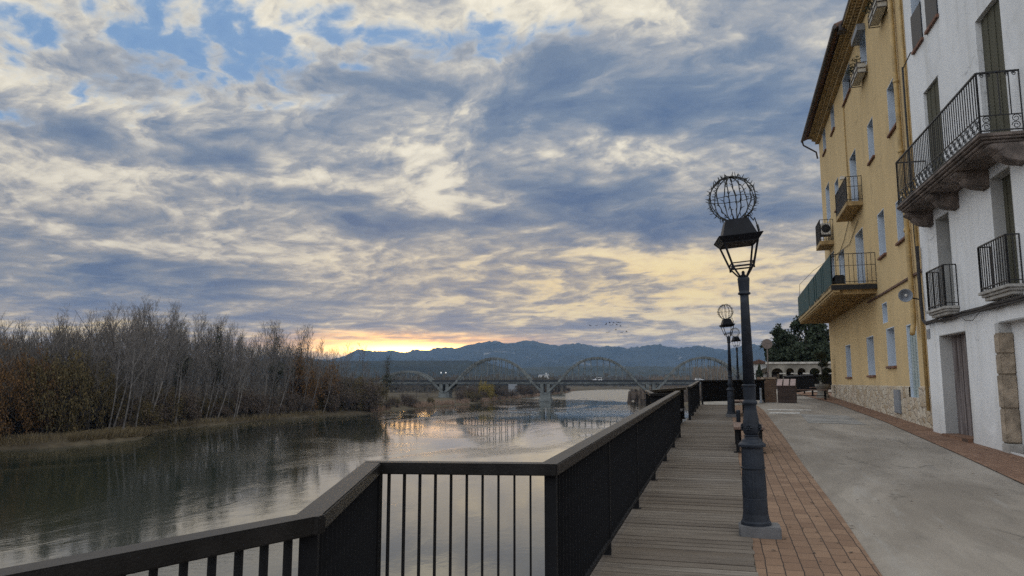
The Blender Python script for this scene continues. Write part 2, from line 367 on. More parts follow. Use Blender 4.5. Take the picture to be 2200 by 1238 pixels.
def water():
    m, nt, b = new_mat('river_water')
    # current runs along the river; riffles in patches, slicks between them, a broken shallow run beyond the bridge
    g = S.nt.nodes.new('ShaderNodeNewGeometry'); sp = S.nt.nodes.new('ShaderNodeSeparateXYZ'); S.nt.links.new(g.outputs['Position'], sp.inputs[0]); yy = S(sp.outputs[1])
    patch = step(noise(coords('World', (.035, .020, 1)), 1.0, 6, .62, 1.0), .46, .64)
    far = noise(coords('World', (.05, .010, 1)), 1.0, 5, .55, .5)
    a = noise(coords('World', (.50, .25, 1)), 1.0, 4, .55, .6)
    r1 = noise(coords('World', (1.6, 1.9, 1)), 1.0, 5, .62, .6)
    r2 = noise(coords('World', (5.0, 6.5, 1)), 1.0, 3, .6, .4)
    run = step(yy + (noise(coords('World', (.03, .02, 1)), 1.0, 5, .6)-.5)*260.0, 330.0, 420.0)
    r3 = noise(coords('World', (.5, .20, 1)), 1.0, 5, .6, .4)
    h = a*.30 + r1*(patch*.55+.035) + r2*(patch*.22+.03) + far*.20 + r3*run*4.0
    setc(b, mix(far, (.013, .018, .013), (.021, .027, .019)))
    S.nt.links.new((run*.26+.02).k, b.inputs['Roughness'])
    b.inputs['IOR'].default_value = 1.45; b.inputs['Specular IOR Level'].default_value = .5
    bump(b, h, .5, .075); return m
M['water'] = water()
def terrain(name, lo, hi_, rock=None, scale=.004, k2=.02):
    m, nt, b = new_mat(name)
    v = coords('World', (1, 1, 1.6)); a = noise(v, scale, 8, .62, .3); f = noise(v, k2, 6, .65)
    c = mix(step(a*.6+f*.4, .36, .64), lo, hi_)
    if rock: c = mix(step(noise(coords('World', (1, 1, 2.2)), scale*1.3, 7, .68, .5), .60, .68), c, rock)
    setc(b, c); b.inputs['Roughness'].default_value = .95; b.inputs['Specular IOR Level'].default_value = .1
    return m
M['mountain'] = terrain('mountain_slope', (.018, .024, .024), (.040, .046, .044), (.20, .19, .175), .0022, .010)
M['hill'] = terrain('pine_hill', (.014, .019, .019), (.025, .031, .028), None, .006, .05)
M['lowhill'] = terrain('low_hill', (.018, .025, .021), (.040, .043, .034), (.10, .09, .08), .004, .03)
M['land'] = terrain('bank_soil', (.045, .036, .025), (.095, .078, .052), None, .05, .4)
M['embank'] = simple('embankment_wall', (.25, .23, .20), .9, 0, .3, 1.2, .5, 6, bdist=.04)

# ------------------------------------------------------------------ mesh helpers
class MB:
    def __init__(s): s.v = []; s.f = []
    def add(s, vs, fs):
        o = len(s.v); s.v.extend([tuple(p) for p in vs]); s.f.extend([tuple(i+o for i in f) for f in fs]); return s
    def box(s, x0, x1, y0, y1, z0, z1):
        return s.add([(x0, y0, z0), (x1, y0, z0), (x1, y1, z0), (x0, y1, z0), (x0, y0, z1), (x1, y0, z1), (x1, y1, z1), (x0, y1, z1)],
                     [(3, 2, 1, 0), (4, 5, 6, 7), (0, 1, 5, 4), (1, 2, 6, 5), (2, 3, 7, 6), (3, 0, 4, 7)])
    def hexa(s, p):   # 8 points, bottom ring then top ring
        return s.add(p, [(3, 2, 1, 0), (4, 5, 6, 7), (0, 1, 5, 4), (1, 2, 6, 5), (2, 3, 7, 6), (3, 0, 4, 7)])
    def bar(s, p, q, w_, h_, up=(0, 0, 1)):
        p, q = Vector(p), Vector(q); d = (q-p).normalized(); r = d.cross(Vector(up))
        if r.length < 1e-5: r = d.cross(Vector((1, 0, 0)))
        r.normalize(); u = r.cross(d)
        r, u = r*w_/2, u*h_/2
        return s.hexa([p-r-u, p+r-u, p+r+u, p-r+u, q-r-u, q+r-u, q+r+u, q-r+u])
    def tube(s, pts, r, n=6, caps=True):
        pts = [Vector(p) for p in pts]; rs = r if isinstance(r, (list, tuple)) else [r]*len(pts)
        o = len(s.v); ref = None
        for i, p in enumerate(pts):
            d = (pts[min(i+1, len(pts)-1)]-pts[max(i-1, 0)]).normalized()
            if ref is None: ref = Vector((0, 0, 1)) if abs(d.z) < .9 else Vector((1, 0, 0))
            a = d.cross(ref).normalized(); b = d.cross(a); ref = a.cross(d)*1.0
            for k in range(n):
                t = 2*pi*k/n; s.v.append(tuple(p+a*cos(t)*rs[i]+b*sin(t)*rs[i]))
        for i in range(len(pts)-1):
            for k in range(n):
                k2 = (k+1) % n; s.f.append((o+i*n+k, o+i*n+k2, o+(i+1)*n+k2, o+(i+1)*n+k))
        if caps:
            s.f.append(tuple(o+k for k in range(n))[::-1]); s.f.append(tuple(o+(len(pts)-1)*n+k for k in range(n)))
        return s
    def lathe(s, prof, c=(0, 0), n=20, flute=None):
        o = len(s.v)
        for r, z in prof:
            for k in range(n):
                rr = r*(flute if (flute and k % 2) else 1); t = 2*pi*k/n
                s.v.append((c[0]+rr*cos(t), c[1]+rr*sin(t), z))
        for i in range(len(prof)-1):
            for k in range(n):
                k2 = (k+1) % n; s.f.append((o+i*n+k, o+i*n+k2, o+(i+1)*n+k2, o+(i+1)*n+k))
        s.f.append(tuple(o+k for k in range(n))[::-1]); s.f.append(tuple(o+(len(prof)-1)*n+k for k in range(n)))
        return s
    def prism(s, poly, axis, a, b):   # poly in the two other axes
        n = len(poly)
        def P3(u, v, w_): return {'x': (w_, u, v), 'y': (u, w_, v), 'z': (u, v, w_)}[axis]
        return s.add([P3(u, v, a) for u, v in poly]+[P3(u, v, b) for u, v in poly],
                     [tuple(range(n))[::-1], tuple(range(n, 2*n))]+[(i, (i+1) % n, n+(i+1) % n, n+i) for i in range(n)])
    def build(s, name, mat, parent=None, smooth=False, bevel=0, loc=None, fix=True):
        me = bpy.data.meshes.new(name); me.from_pydata(s.v, [], s.f); me.validate()
        if fix:
            bm = bmesh.new(); bm.from_mesh(me); bmesh.ops.recalc_face_normals(bm, faces=bm.faces)
            if bevel: bmesh.ops.bevel(bm, geom=[e for e in bm.edges if e.is_manifold and e.calc_face_angle(0) > .5], offset=bevel, segments=2, affect='EDGES', clamp_overlap=True)
            bm.to_mesh(me); bm.free()
        if smooth:
            me.polygons.foreach_set('use_smooth', [True]*len(me.polygons))
        me.materials.append(M[mat] if isinstance(mat, str) else mat)
        o = bpy.data.objects.new(name, me); COL.objects.link(o)
        if parent: o.parent = parent
        if loc: o.location = loc
        return o
def tag(o, label, cat, group=None):
    o['label'] = label; o['category'] = cat
    if group: o['group'] = group
    return o
def thing(name, label, cat, loc=(0, 0, 0), rz=0, group=None):
    o = bpy.data.objects.new(name, None); COL.objects.link(o); o.empty_display_size = .2
    o.location = loc; o.rotation_euler = (0, 0, rz)
    return tag(o, label, cat, group)
def struct(o): o['kind'] = 'structure'; return o
def stuff(o): o['kind'] = 'stuff'; return o
def dup(root, loc, rz=0, scale=None, label=None, group=None):
    r = root.copy(); COL.objects.link(r); r.location = loc; r.rotation_euler = (0, 0, rz)
    if scale: r.scale = scale if isinstance(scale, tuple) else (scale,)*3
    if label: r['label'] = label
    if group: r['group'] = group
    for ch in root.children:
        c = ch.copy(); COL.objects.link(c); c.parent = r
        for g in ch.children:
            d_ = g.copy(); COL.objects.link(d_); d_.parent = c
    return r
SL = .0225
def gz(y): return SL*min(max(y, -12.0), 46.0)

# ------------------------------------------------------------------ river, banks, hills
rng = np.random.default_rng(7); random.seed(11)
WZ = -7.4
m_ = MB(); m_.add([(-900, -200, WZ), (700, -200, WZ), (700, 1700, WZ), (-900, 1700, WZ)], [(0, 1, 2, 3)])
struct(m_.build('river', 'water'))
SHORE = [(-420, 1090), (-160, 1000), (0, 966), (100, 962), (200, 953), (290, 944), (324, 936), (330, 927), (420, 917), (560, 904), (700, 893), (790, 890), (850, 882), (960, 872), (1050, 864), (1150, 853), (1215, 845.5), (1228, 841), (1260, 838.8), (1300, 837.2), (1352, 836.6)]
left = [at_z(x, y, WZ) for x, y in SHORE]
right = [at_z(x, y, WZ) for x, y in [(1357, 840), (1366, 844), (1392, 846), (1425, 850)]] + [Vector((4, 120, WZ)), Vector((-1.3, 45, WZ)), Vector((-1.3, -80, WZ))]
poly = np.array([(p.x, p.y) for p in left+right]+[(-300, -80)])
def sdist(x, y):   # >0 on land
    best = np.full(x.shape, 1e9); inside = np.zeros(x.shape, bool)
    n = len(poly)
    for i in range(n):
        (x1, y1), (x2, y2) = poly[i], poly[(i+1) % n]
        dx, dy = x2-x1, y2-y1
        t = np.clip(((x-x1)*dx+(y-y1)*dy)/(dx*dx+dy*dy), 0, 1)
        best = np.minimum(best, np.hypot(x-x1-t*dx, y-y1-t*dy))
        c = ((y1 > y) != (y2 > y)) & (x < (x2-x1)*(y-y1)/(y2-y1+1e-12)+x1); inside ^= c
    return np.where(inside, -best, best)
NA, NR = 520, 250
aa = np.radians(np.linspace(-72, 34, NA)); rr = np.geomspace(24, 4200, NR)
A_, R_ = np.meshgrid(aa, rr); GX, GY = R_*np.sin(A_), R_*np.cos(A_)
sd_ = sdist(GX, GY)
def nz_(x, y, s, seed=0.): return np.array([mnoise.noise(Vector((a*s, b*s, seed))) for a, b in zip(x.ravel(), y.ravel())]).reshape(x.shape)
nn = nz_(GX, GY, .05) + .5*nz_(GX, GY, .17, 4.)
sd2 = sd_ + nn*np.clip(sd_+4, 0, 6)*.35
GZ = WZ + np.where(sd2 > 0, .25+1.5*(1-np.exp(-np.abs(sd2)/9))+.5*nn*np.clip(sd2/6, 0, 1), np.maximum(sd2*.25, -1.6))
GZ = GZ + np.clip((R_-500)/1500, 0, 1)*3.0*(sd2 > 0)
g = MB(); g.v = list(zip(GX.ravel().tolist(), GY.ravel().tolist(), GZ.ravel().tolist()))
g.f = [(j*NA+i, j*NA+i+1, (j+1)*NA+i+1, (j+1)*NA+i) for j in range(NR-1) for i in range(NA-1)]
struct(g.build('riverbank', 'land', smooth=True, fix=False))
# one sheet of low country under everything out to the horizon
g = MB(); g.add([(-14000, -3000, -9.6), (14000, -3000, -9.6), (14000, 16000, -9.6), (-14000, 16000, -9.6)], [(0, 1, 2, 3)])
struct(g.build('ground', 'lowhill'))
def bank_z(p):
    s_ = float(sdist(np.array([p.x]), np.array([p.y]))[0])
    return WZ + (.25+1.5*(1-exp(-s_/9)) if s_ > 0 else 0)

def ridge(name, pts, dist, depth, mat, rough, nx=420, ny=34, seed=1., pw=1.35, base=-6):
    xs = np.array([p[0] for p in pts]); ys = np.array([p[1] for p in pts])
    m = MB()
    for j in range(ny):
        t = j/(ny-5)            # 1 at the crest, beyond it the far side
        for i in range(nx):
            px = xs[0]+(xs[-1]-xs[0])*i/(nx-1); py = float(np.interp(px, xs, ys))
            D = dist-depth*(1-t)
            top = at_dist(px, py, dist).z
            r = sight(px, py); h_ = hypot(r.x, r.y); X_, Y_ = r.x/h_*D, r.y/h_*D
            q = Vector((X_/depth*2.2, Y_/depth*2.2, seed))
            f = mnoise.fractal(q*1.6, 1.0, 2.1, 6)
            gul = 1-abs(mnoise.noise(Vector((px*.035+f*.6, t*1.2, seed+3))))*1.6
            if t <= 1: z = base+(top-base)*(t**pw)*(1-(1-t)*.30*(1-gul)) + f*rough*min(1, (1-t)*5)*min(1, t*4)
            else: z = top-(t-1)*(top-base)*1.6
            z += rough*.09*(mnoise.noise(Vector((px*.30, t*3., seed)))+.6*mnoise.noise(Vector((px*.09, t*2., seed+9)))+.12*mnoise.noise(Vector((px*.8, t*5., seed+4))))
            m.v.append((X_, Y_, z))
    m.f = [(j*nx+i, j*nx+i+1, (j+1)*nx+i+1, (j+1)*nx+i) for j in range(ny-1) for i in range(nx-1)]
    return struct(m.build(name, mat, smooth=True, fix=False))
ridge('mountains', [(-700, 800), (-300, 785), (0, 778), (200, 770), (450, 776), (640, 782), (715, 772), (745, 763), (758, 755), (768, 751), (780, 752), (790, 754), (822, 755), (836, 752.5), (845, 754), (868, 757), (876, 757), (884, 752), (924, 752.5), (930, 748), (958, 746), (975, 748), (985, 748), (1000, 742), (1040, 735.5), (1065, 732), (1085, 738), (1108, 737.5), (1120, 732), (1145, 732), (1165, 736.5), (1198, 743), (1215, 740), (1245, 737.5), (1262, 741), (1290, 746), (1303, 743), (1330, 745), (1352, 750), (1370, 748.5), (1385, 749), (1405, 742), (1418, 744), (1425, 748), (1450, 749), (1475, 747), (1495, 742), (1515, 745), (1530, 748), (1560, 751), (1585, 746), (1612, 737.5), (1630, 741.5), (1648, 738), (1670, 742), (1720, 735), (1800, 745), (1950, 740), (2300, 760), (2700, 785)],
      6800, 2600, 'mountain', 130, 760, 56, 2.0, 1.25)
ridge('pine_hill', [(-600, 790), (-200, 780), (200, 778), (600, 776), (715, 776), (790, 776), (842, 774.5), (900, 775), (960, 775), (1005, 774.5), (1030, 777), (1050, 780), (1075, 788), (1120, 798), (1170, 808), (1230, 818)], 2300, 700, 'hill', 14, 640, 26, 5.0, .9)
ridge('low_hills', [(1000, 800), (1080, 797), (1130, 790), (1170, 788), (1220, 787), (1290, 786), (1350, 788), (1400, 787), (1470, 789), (1530, 787), (1600, 785), (1700, 783), (1900, 780), (2300, 790)], 3300, 1300, 'lowhill', 26, 420, 26, 8.0, .9)

# ------------------------------------------------------------------ promenade ground
def sheet(name, edge_l, edge_r, ys, mat, lift):
    m = MB()
    for y in ys:
        xl, xr = edge_l(y), edge_r(y)
        for k in range(5): m.v.append((xl+(xr-xl)*k/4, y, gz(y)+lift))
    m.f = [(j*5+k, j*5+k+1, (j+1)*5+k+1, (j+1)*5+k) for j in range(len(ys)-1) for k in range(4)]
    return struct(m.build(name, mat, fix=False))
ip = lambda t: (lambda y: float(np.interp(y, [a for a, b in t], [b for a, b in t])))
pav_r = ip([(-6, .95), (0, 1.05), (6.3, 1.10), (9, 1.15), (12.8, 1.17), (18.6, 1.25), (28, 1.30), (31, 1.2)])
side_l = ip([(-6, 3.0), (4, 3.35), (11.5, 3.78), (15, 3.96), (23, 4.27), (32.4, 4.36), (38, 4.1), (48, 3.6)])
ys = [(-6)+.5*i for i in range(0, 260)]
# the terrace body: a retaining wall down to the water with a sloping top
b_ = MB(); tops = [(-30, gz(-30)), (-12, gz(-12)), (46, gz(46)), (110, gz(46))]
prof = [(y, z-.06) for y, z in tops]
b_.prism([(-30, -9.2)]+[(110, -9.2)]+prof[::-1], 'x', -1.0, 30.0)
struct(b_.build('embankment', 'embank'))
road_y = [-30+.5*i for i in range(0, 280)]
sheet('road', lambda y: .15, lambda y: 29.0, road_y, 'road', -.012)
sheet('brick_paving', lambda y: .19, pav_r, [y for y in ys if y <= 31], 'paver', .004)
sheet('pavement', side_l, lambda y: 9.0, [-30+.5*i for i in range(0, 157)], 'paver2', .004)
# pale repairs in the concrete and the faded crossing marks
def patch(name, pts, mat, lift):
    return MB().add([(x, y, gz(y)+lift) for x, y in pts], [tuple(range(len(pts)))]).build(name, mat, fix=False)
struct(patch('road_patch', [(2.2, 22.2), (3.6, 21.8), (3.7, 25.5), (2.35, 26.0)], 'roadpatch', -.006))
for (x0, x1, y0, y1) in ((1.36, 2.35, 26.1, 26.8), (1.40, 2.9, 28.0, 28.5)):
    struct(patch('crossing_mark', [(x0, y0), (x1, y0), (x1+.05, y1), (x0+.1, y1)], 'paint', -.004))
# deck
A1 = (-1.0, 4.3)
ZIG = [(-2.75, -.6), (-2.02, 1.55), (-1.56, 2.60), (-2.05, 4.13), A1]      # near lookout, left to right
FAR = [(-1.0, 17.0), (-1.55, 16.8), (-1.87, 18.8), (-1.10, 21.3), (-1.0, 22.3)]
left_edge = ip([(-6, -2.9), (-.6, -2.85), (1.55, -2.1), (2.6, -1.66), (4.05, -2.12), (4.2, -1.12), (16.8, -1.12), (16.9, -1.6), (18.8, -1.93), (21.3, -1.15), (22, -1.1), (31.5, -1.1), (40, -1.1)])
dk = MB(); y = -5.0
while y < 31.0:
    wdt = .123+random.uniform(-.006, .006); xl = left_edge(y+.06); dz = random.uniform(-.004, .004)
    xr = .19+random.uniform(-.012, .012)
    z0, z1 = gz(y)+.014+dz, gz(y+wdt)+.014+dz
    dk.hexa([(xl, y, z0-.04), (xr, y, z0-.04), (xr, y+wdt, z1-.04), (xl, y+wdt, z1-.04), (xl, y, z0), (xr, y, z0), (xr, y+wdt, z1), (xl, y+wdt, z1)])
    y += wdt+.017
struct(dk.build('boardwalk', 'planks', fix=False))
# beams carrying the two lookouts out over the water
for nm, ps in (('lookout_frame', [(-1.0, -2), (-2.85, -2), (-2.85, -.6), (-2.08, 1.55), (-1.62, 2.6), (-2.1, 4.1), (-1.0, 4.2)]), ('lookout_frame', [(-1.0, 16.9), (-1.6, 16.85), (-1.92, 18.8), (-1.15, 21.3), (-1.0, 22)])):
    m = MB()
    for p, q in zip(ps[:-1], ps[1:]): m.bar((p[0], p[1], gz(p[1])-.16), (q[0], q[1], gz(q[1])-.16), .1, .2)
    struct(m.build(nm, 'bar'))

# ------------------------------------------------------------------ railings: flat bars on edge under a broad handrail
RH = 1.035
def railing(p, q, label, first_post=True, last_post=True, group='black metal railings along the river', pitch=.1, start=.06, end=None, h=RH, solid=False):
    p, q = Vector((p[0], p[1], gz(p[1]))), Vector((q[0], q[1], gz(q[1])))
    L = (q-p).length; rz = atan2(q.y-p.y, q.x-p.x); sl = (q.z-p.z)/(q.xy-p.xy).length
    t = thing('railing', label, 'railing', p, rz, group)
    Lh = (q.xy-p.xy).length
    hr = MB(); e = .045
    hr.hexa([(-e, -.055, h-.068-e*sl), (Lh+e, -.055, h-.068+(Lh+e)*sl), (Lh+e, .055, h-.068+(Lh+e)*sl), (-e, .055, h-.068-e*sl),
             (-e, -.055, h-e*sl), (Lh+e, -.055, h+(Lh+e)*sl), (Lh+e, .055, h+(Lh+e)*sl), (-e, .055, h-e*sl)])
    hr.build('handrail', 'rail', t, bevel=.006)
    br = MB(); br.bar((0, 0, .135), (Lh, 0, .135+Lh*sl), .075, .03); br.build('bottom_rail', 'bar', t)
    n_post = max(1, round(Lh/2.2)); pm = None
    for k in range(n_post+1):
        if (k == 0 and not first_post) or (k == n_post and not last_post): continue
        x = Lh*k/n_post
        x = min(max(x, .03), Lh-.03)
        if pm is None:
            mb = MB().box(-.02, .02, -.035, .035, 0, h-.07); mb.box(-.05, .05, -.06, .06, 0, .012); po = mb.build('post', 'bar', t); pm = po.data
        else:
            po = bpy.data.objects.new('post', pm); COL.objects.link(po); po.parent = t
        po.location = (x, 0, x*sl+.004)
    if solid:
        m = MB(); m.hexa([(.02, -.004, .15), (Lh-.02, -.004, .15+Lh*sl), (Lh-.02, .004, .15+Lh*sl), (.02, .004, .15), (.02, -.004, h-.068), (Lh-.02, -.004, h-.068+Lh*sl), (Lh-.02, .004, h-.068+Lh*sl), (.02, .004, h-.068)]); m.build('panel', 'bar', t)
    xs = []; x = start
    while x < (end or Lh-.03): xs.append(x); x += pitch
    bm_ = None
    for x in xs[:100]:
        if bm_ is None:
            bo = MB().box(-.004, .004, -.024, .024, .15, h-.07).build('baluster', 'bar', t); bm_ = bo.data
        else:
            bo = bpy.data.objects.new('baluster', bm_); COL.objects.link(bo); bo.parent = t
        bo.location = (x, 0, x*sl)
    if len(xs) > 100:
        m = MB()
        for x in xs[100:]: m.box(x-.004, x+.004, -.024, .024, .15+x*sl, h-.07+x*sl)
        stuff(m.build('balusters', 'bar', t))
    return t
railing(ZIG[0], ZIG[1], 'short black railing at the bottom left corner edge, running on out of view', last_post=False, pitch=.1)
railing(ZIG[1], ZIG[2], 'railing with broad flat open bars at the lower left, sloping up rightwards', last_post=False, pitch=.1)
railing(ZIG[2], ZIG[3], 'dark closed-looking railing side between the lower left bars and the thin bars facing the viewer', pitch=.095)
railing(ZIG[3], A1, 'railing facing the viewer with ten thin upright bars, river seen between them', last_post=False, pitch=.0945, start=.10)
railing(A1, (-1.0, 17.0), 'longest railing, dark closed-looking side along the left edge of the boardwalk', pitch=.1)
railing(FAR[0], FAR[1], 'short railing turning out to the river just past the long railing', h=.985, first_post=False, last_post=False, solid=True)
railing(FAR[1], FAR[2], 'outer railing of the far lookout with its end post against the bright water', h=.985, last_post=False, solid=True)
railing(FAR[2], FAR[3], 'back railing of the far lookout, lying beyond its outer corner', h=.985, last_post=False, solid=True)
railing(FAR[4], (-.98, 30.2), 'railing beyond the gap, between the far lookout and the cross railing', h=.985)
railing((-.9, 31.2), (1.62, 33.2), 'railing crossing behind the lamp posts from the boardwalk to the brick pillar', h=.985, solid=True)
# plank bench inside the far lookout
t = thing('lookout_bench', 'low pale step seen in the gap beyond the long railing', 'bench', (-1.42, 21.0, gz(21)), 0)
MB().box(-.3, .3, -.5, .5, .36, .41).build('seat', 'concrete', t)
for yy in (-.42, .42): MB().box(-.26, .26, yy-.03, yy+.03, 0, .36).build('leg', 'bar', t)

# ------------------------------------------------------------------ street lamps
def globe(seed):
    rd = random.Random(seed); m = MB(); R_ = .225; n = 12
    for k in range(n):
        a = 2*pi*k/n+.2; pts = []
        for i in range(19):
            t = pi*(i/18); rr_ = R_*(1+rd.uniform(-.012, .012)); aa_ = a+rd.uniform(-.03, .03)
            pts.append((rr_*sin(t)*cos(aa_), rr_*sin(t)*sin(aa_), rr_*cos(t)))
        m.tube(pts, .0052, 4)
        pts2 = [(p[0]*1.02+rd.uniform(-.007, .007), p[1]*1.02+rd.uniform(-.007, .007), p[2]*1.02+rd.uniform(-.006, .006)) for p in pts]
        m.tube(pts2, .0034, 3)
        for i in range(2, 18):
            p = Vector(pts[i]); o = p.normalized()+Vector((rd.uniform(-.9, .9), rd.uniform(-.9, .9), rd.uniform(-.9, .9)))
            o.normalize(); m.tube([p, p+o*.022, p+o*.046], [.0032, .0048, .002], 3)
    m.tube([(R_*cos(2*pi*i/24), R_*sin(2*pi*i/24), .02*sin(2*pi*i/24)) for i in range(25)], .0032, 4)
    m.tube([(.06*cos(2*pi*i/12), .06*sin(2*pi*i/12), -R_*.97) for i in range(13)], .004, 4)
    return m
def lamp(loc, rz, label, fine=True):
    t = thing('street_lamp', label, 'street lamp', loc, rz, 'street lamps along the boardwalk edge')
    MB().box(-.16, .215, -.15, .15, -.05, .10).build('plinth', 'concrete', t, bevel=.012)
    base = MB().lathe([(.138, .10), (.138, .125), (.126, .14), (.122, .165), (.115, .20), (.111, .34), (.1095, .345), (.1095, .352), (.110, .356), (.102, .612), (.112, .618), (.112, .632), (.104, .636),
                       (.096, .80), (.100, .815), (.125, .822), (.128, .842), (.120, .852), (.098, .868), (.088, .890), (.070, .898), (.066, .915), (.072, .925), (.060, .935)], n=40)
    base.build('base', 'lampmetal', t, smooth=False)
    fl = MB().lathe([(.1125, .362), (.113, .37), (.1065, .59), (.104, .602)], n=44, flute=.955); fl.lathe([(.1055, .642), (.106, .65), (.099, .785), (.097, .795)], n=44, flute=.955)
    fl.build('fluting', 'lampmetal', t)
    MB().lathe([(.058, .93), (.072, .95), (.079, .985), (.080, 1.02), (.072, 1.08), (.060, 1.16), (.055, 1.21), (.058, 1.215), (.068, 1.225), (.070, 1.24), (.066, 1.252), (.055, 1.258), (.056, 1.27), (.060, 1.38), (.062, 1.392), (.068, 1.397), (.068, 1.408), (.057, 1.414)], n=24).build('vase', 'lampmetal', t, smooth=True)
    for a0 in (-1.9, -.3, 1.3, 2.9):
        ro = MB(); c = Vector((.080*cos(a0), .080*sin(a0), 1.005)); tx = Vector((-sin(a0), cos(a0), 0)); uz = Vector((0, 0, 1)); o = Vector((cos(a0), sin(a0), 0))
        for k in range(6):
            th = 2*pi*k/6; dirn = tx*cos(th)+uz*sin(th)
            ro.tube([c+dirn*.006, c+dirn*.022+o*.008, c+dirn*.038-o*.002], [.006, .011, .003], 5)
        ro.tube([c-o*.01, c+o*.016], [.012, .007], 6)
        ro.build('rosette', 'lampmetal', t, smooth=True)
    MB().lathe([(.055, 1.41), (.0415, 2.20), (.041, 2.30)], n=24).build('shaft', 'lampmetal', t, smooth=True)
    MB().lathe([(.046, 2.285), (.060, 2.292), (.060, 2.305), (.047, 2.315), (.050, 2.33), (.056, 2.42), (.058, 2.445), (.050, 2.462), (.028, 2.466)], n=24).build('capital', 'lampmetal', t, smooth=True)
    # lantern hangs slightly off true
    ln = MB(); yaw = .13; tilt = Matrix.Translation((0, 0, 2.46)) @ Matrix.Rotation(-.085, 4, 'Y') @ Matrix.Rotation(yaw, 4, 'Z') @ Matrix.Translation((0, 0, -2.46))
    def T(p): return tilt @ Vector(p)
    sq = lambda r, z: [(r, r, z), (-r, r, z), (-r, -r, z), (r, -r, z)]
    lo, hi2 = sq(.098, 2.565), sq(.160, 2.80)
    for i in range(4):
        j = (i+1) % 4
        ln.bar(T(lo[i]), T(hi2[i]), .015, .015); ln.bar(T(lo[i]), T(lo[j]), .014, .014); ln.bar(T(hi2[i]), T(hi2[j]), .016, .016)
        c2 = tuple(x*.86 for x in lo[i][:2])
        ln.bar(T((lo[i][0], lo[i][1], 2.585)), T((lo[i][0]*1.02, lo[i][1]*1.02, 2.535)), .014, .014)
        ln.bar(T(lo[i]), T((lo[i][0]*.28, lo[i][1]*.28, 2.455)), .013, .013)
        lo2 = sq(.104, 2.60); ln.bar(T(lo2[i]), T(lo2[j]), .010, .010)
    ln.build('lantern_frame', 'lampdark', t)
    fin = MB().lathe([(.026, 2.46), (.024, 2.485), (.014, 2.49), (.016, 2.51), (.009, 2.525)], n=10); fin.build('finial', 'lampdark', t, smooth=True)
    rf = MB()
    def frus(r0, z0, r1, z1):
        a, b = sq(r0, z0), sq(r1, z1); rf.hexa([T(p) for p in a]+[T(p) for p in b])
    frus(.165, 2.795, .208, 2.850); frus(.212, 2.850, .212, 2.862); frus(.165, 2.862, .108, 3.035)
    rf.build('lantern_roof', 'lampdark', t, bevel=.004)
    gm = globe(len(label)); gm.v = [tuple(T(Vector(p)+Vector((0, 0, 3.262)))) for p in gm.v]
    gl_ = gm.build('light_globe', 'wire', t, fix=False)
    cb = MB().tube([T((.09, .02, 3.08)), T((.15, .03, 3.075)), T((.185, .05, 3.03)), T((.20, .06, 3.06)), T((.215, .07, 2.99)), T((.225, .07, 2.94)), T((.215, .06, 2.87))], .006, 5)
    cb.tube([T((.218, .07, 2.985)), T((.226, .07, 2.92))], .013, 6)
    cb.build('cable', 'wire', t)
    t.rotation_euler.y = -.011
    return t
LX = (.30, 7.55)
L1 = lamp((.245, LX[1], gz(LX[1])), 0, 'nearest street lamp, large dark lantern under a wire light globe')
# the lamp stands on its own plinth: its axis is nudged so that the shaft lands where it stands
dup(L1, (.18, 24.0, gz(24.0)), .1, None, 'second street lamp, mid distance, beside the far bench', L1['group'])
dup(L1, (.68, 39.5, gz(39.5)), .3, None, 'farthest and smallest street lamp, behind the cross railing', L1['group'])

# ------------------------------------------------------------------ benches
def bench(loc, rz, label, L=1.75, W=.54, group='backless benches on the brick strip'):
    t = thing('bench', label, 'bench', loc, rz, group)
    for k in range(3):
        MB().box(-W/2+k*(W/3)+.008, -W/2+(k+1)*(W/3)-.008, -L/2, L/2, .41, .455).build('plank', 'benchwood', t, bevel=.006)
    for yy in (-L/2+.12, L/2-.12):
        m = MB()
        for xx in (-W/2+.07, W/2-.07): m.box(xx-.03, xx+.03, yy-.02, yy+.02, 0, .385); m.box(xx-.075, xx+.075, yy-.05, yy+.05, 0, .01)
        m.box(-W/2+.02, W/2-.02, yy-.025, yy+.025, .385, .409); m.build('leg_frame', 'bar', t)
    m = MB().box(-W/2+.06, -W/2+.09, -L/2+.14, L/2-.14, .17, .20); m.build('stretcher', 'bar', t)
    return t
B1 = bench((.40, 15.05, gz(15)+.004), 0, 'backless plank bench with dark legs just behind the nearest street lamp')
dup(B1, (.38, 25.2, gz(25.2)+.004), 0, None, 'backless bench beside the second street lamp, far along the boardwalk', B1['group'])
dup(B1, (3.66, 36.6, gz(36.6)+.004), pi/2, None, 'plank bench standing on the pavement left of the stone planter', B1['group'])
dup(B1, (5.05, 40.5, gz(40.5)+.004), pi/2, None, 'bench partly hidden by the yellow house corner, right of the planter', B1['group'])
t = thing('short_post', 'slim dark litter post right behind the bench nearest the viewer', 'post', (.26, 16.4, gz(16.4)))
MB().lathe([(.045, 0), (.045, .62), (.05, .64), (.03, .66)], n=14).build('tube', 'lampmetal', t, smooth=True); MB().lathe([(.075, 0), (.075, .02), (.05, .03)], n=14).build('foot', 'lampmetal', t)

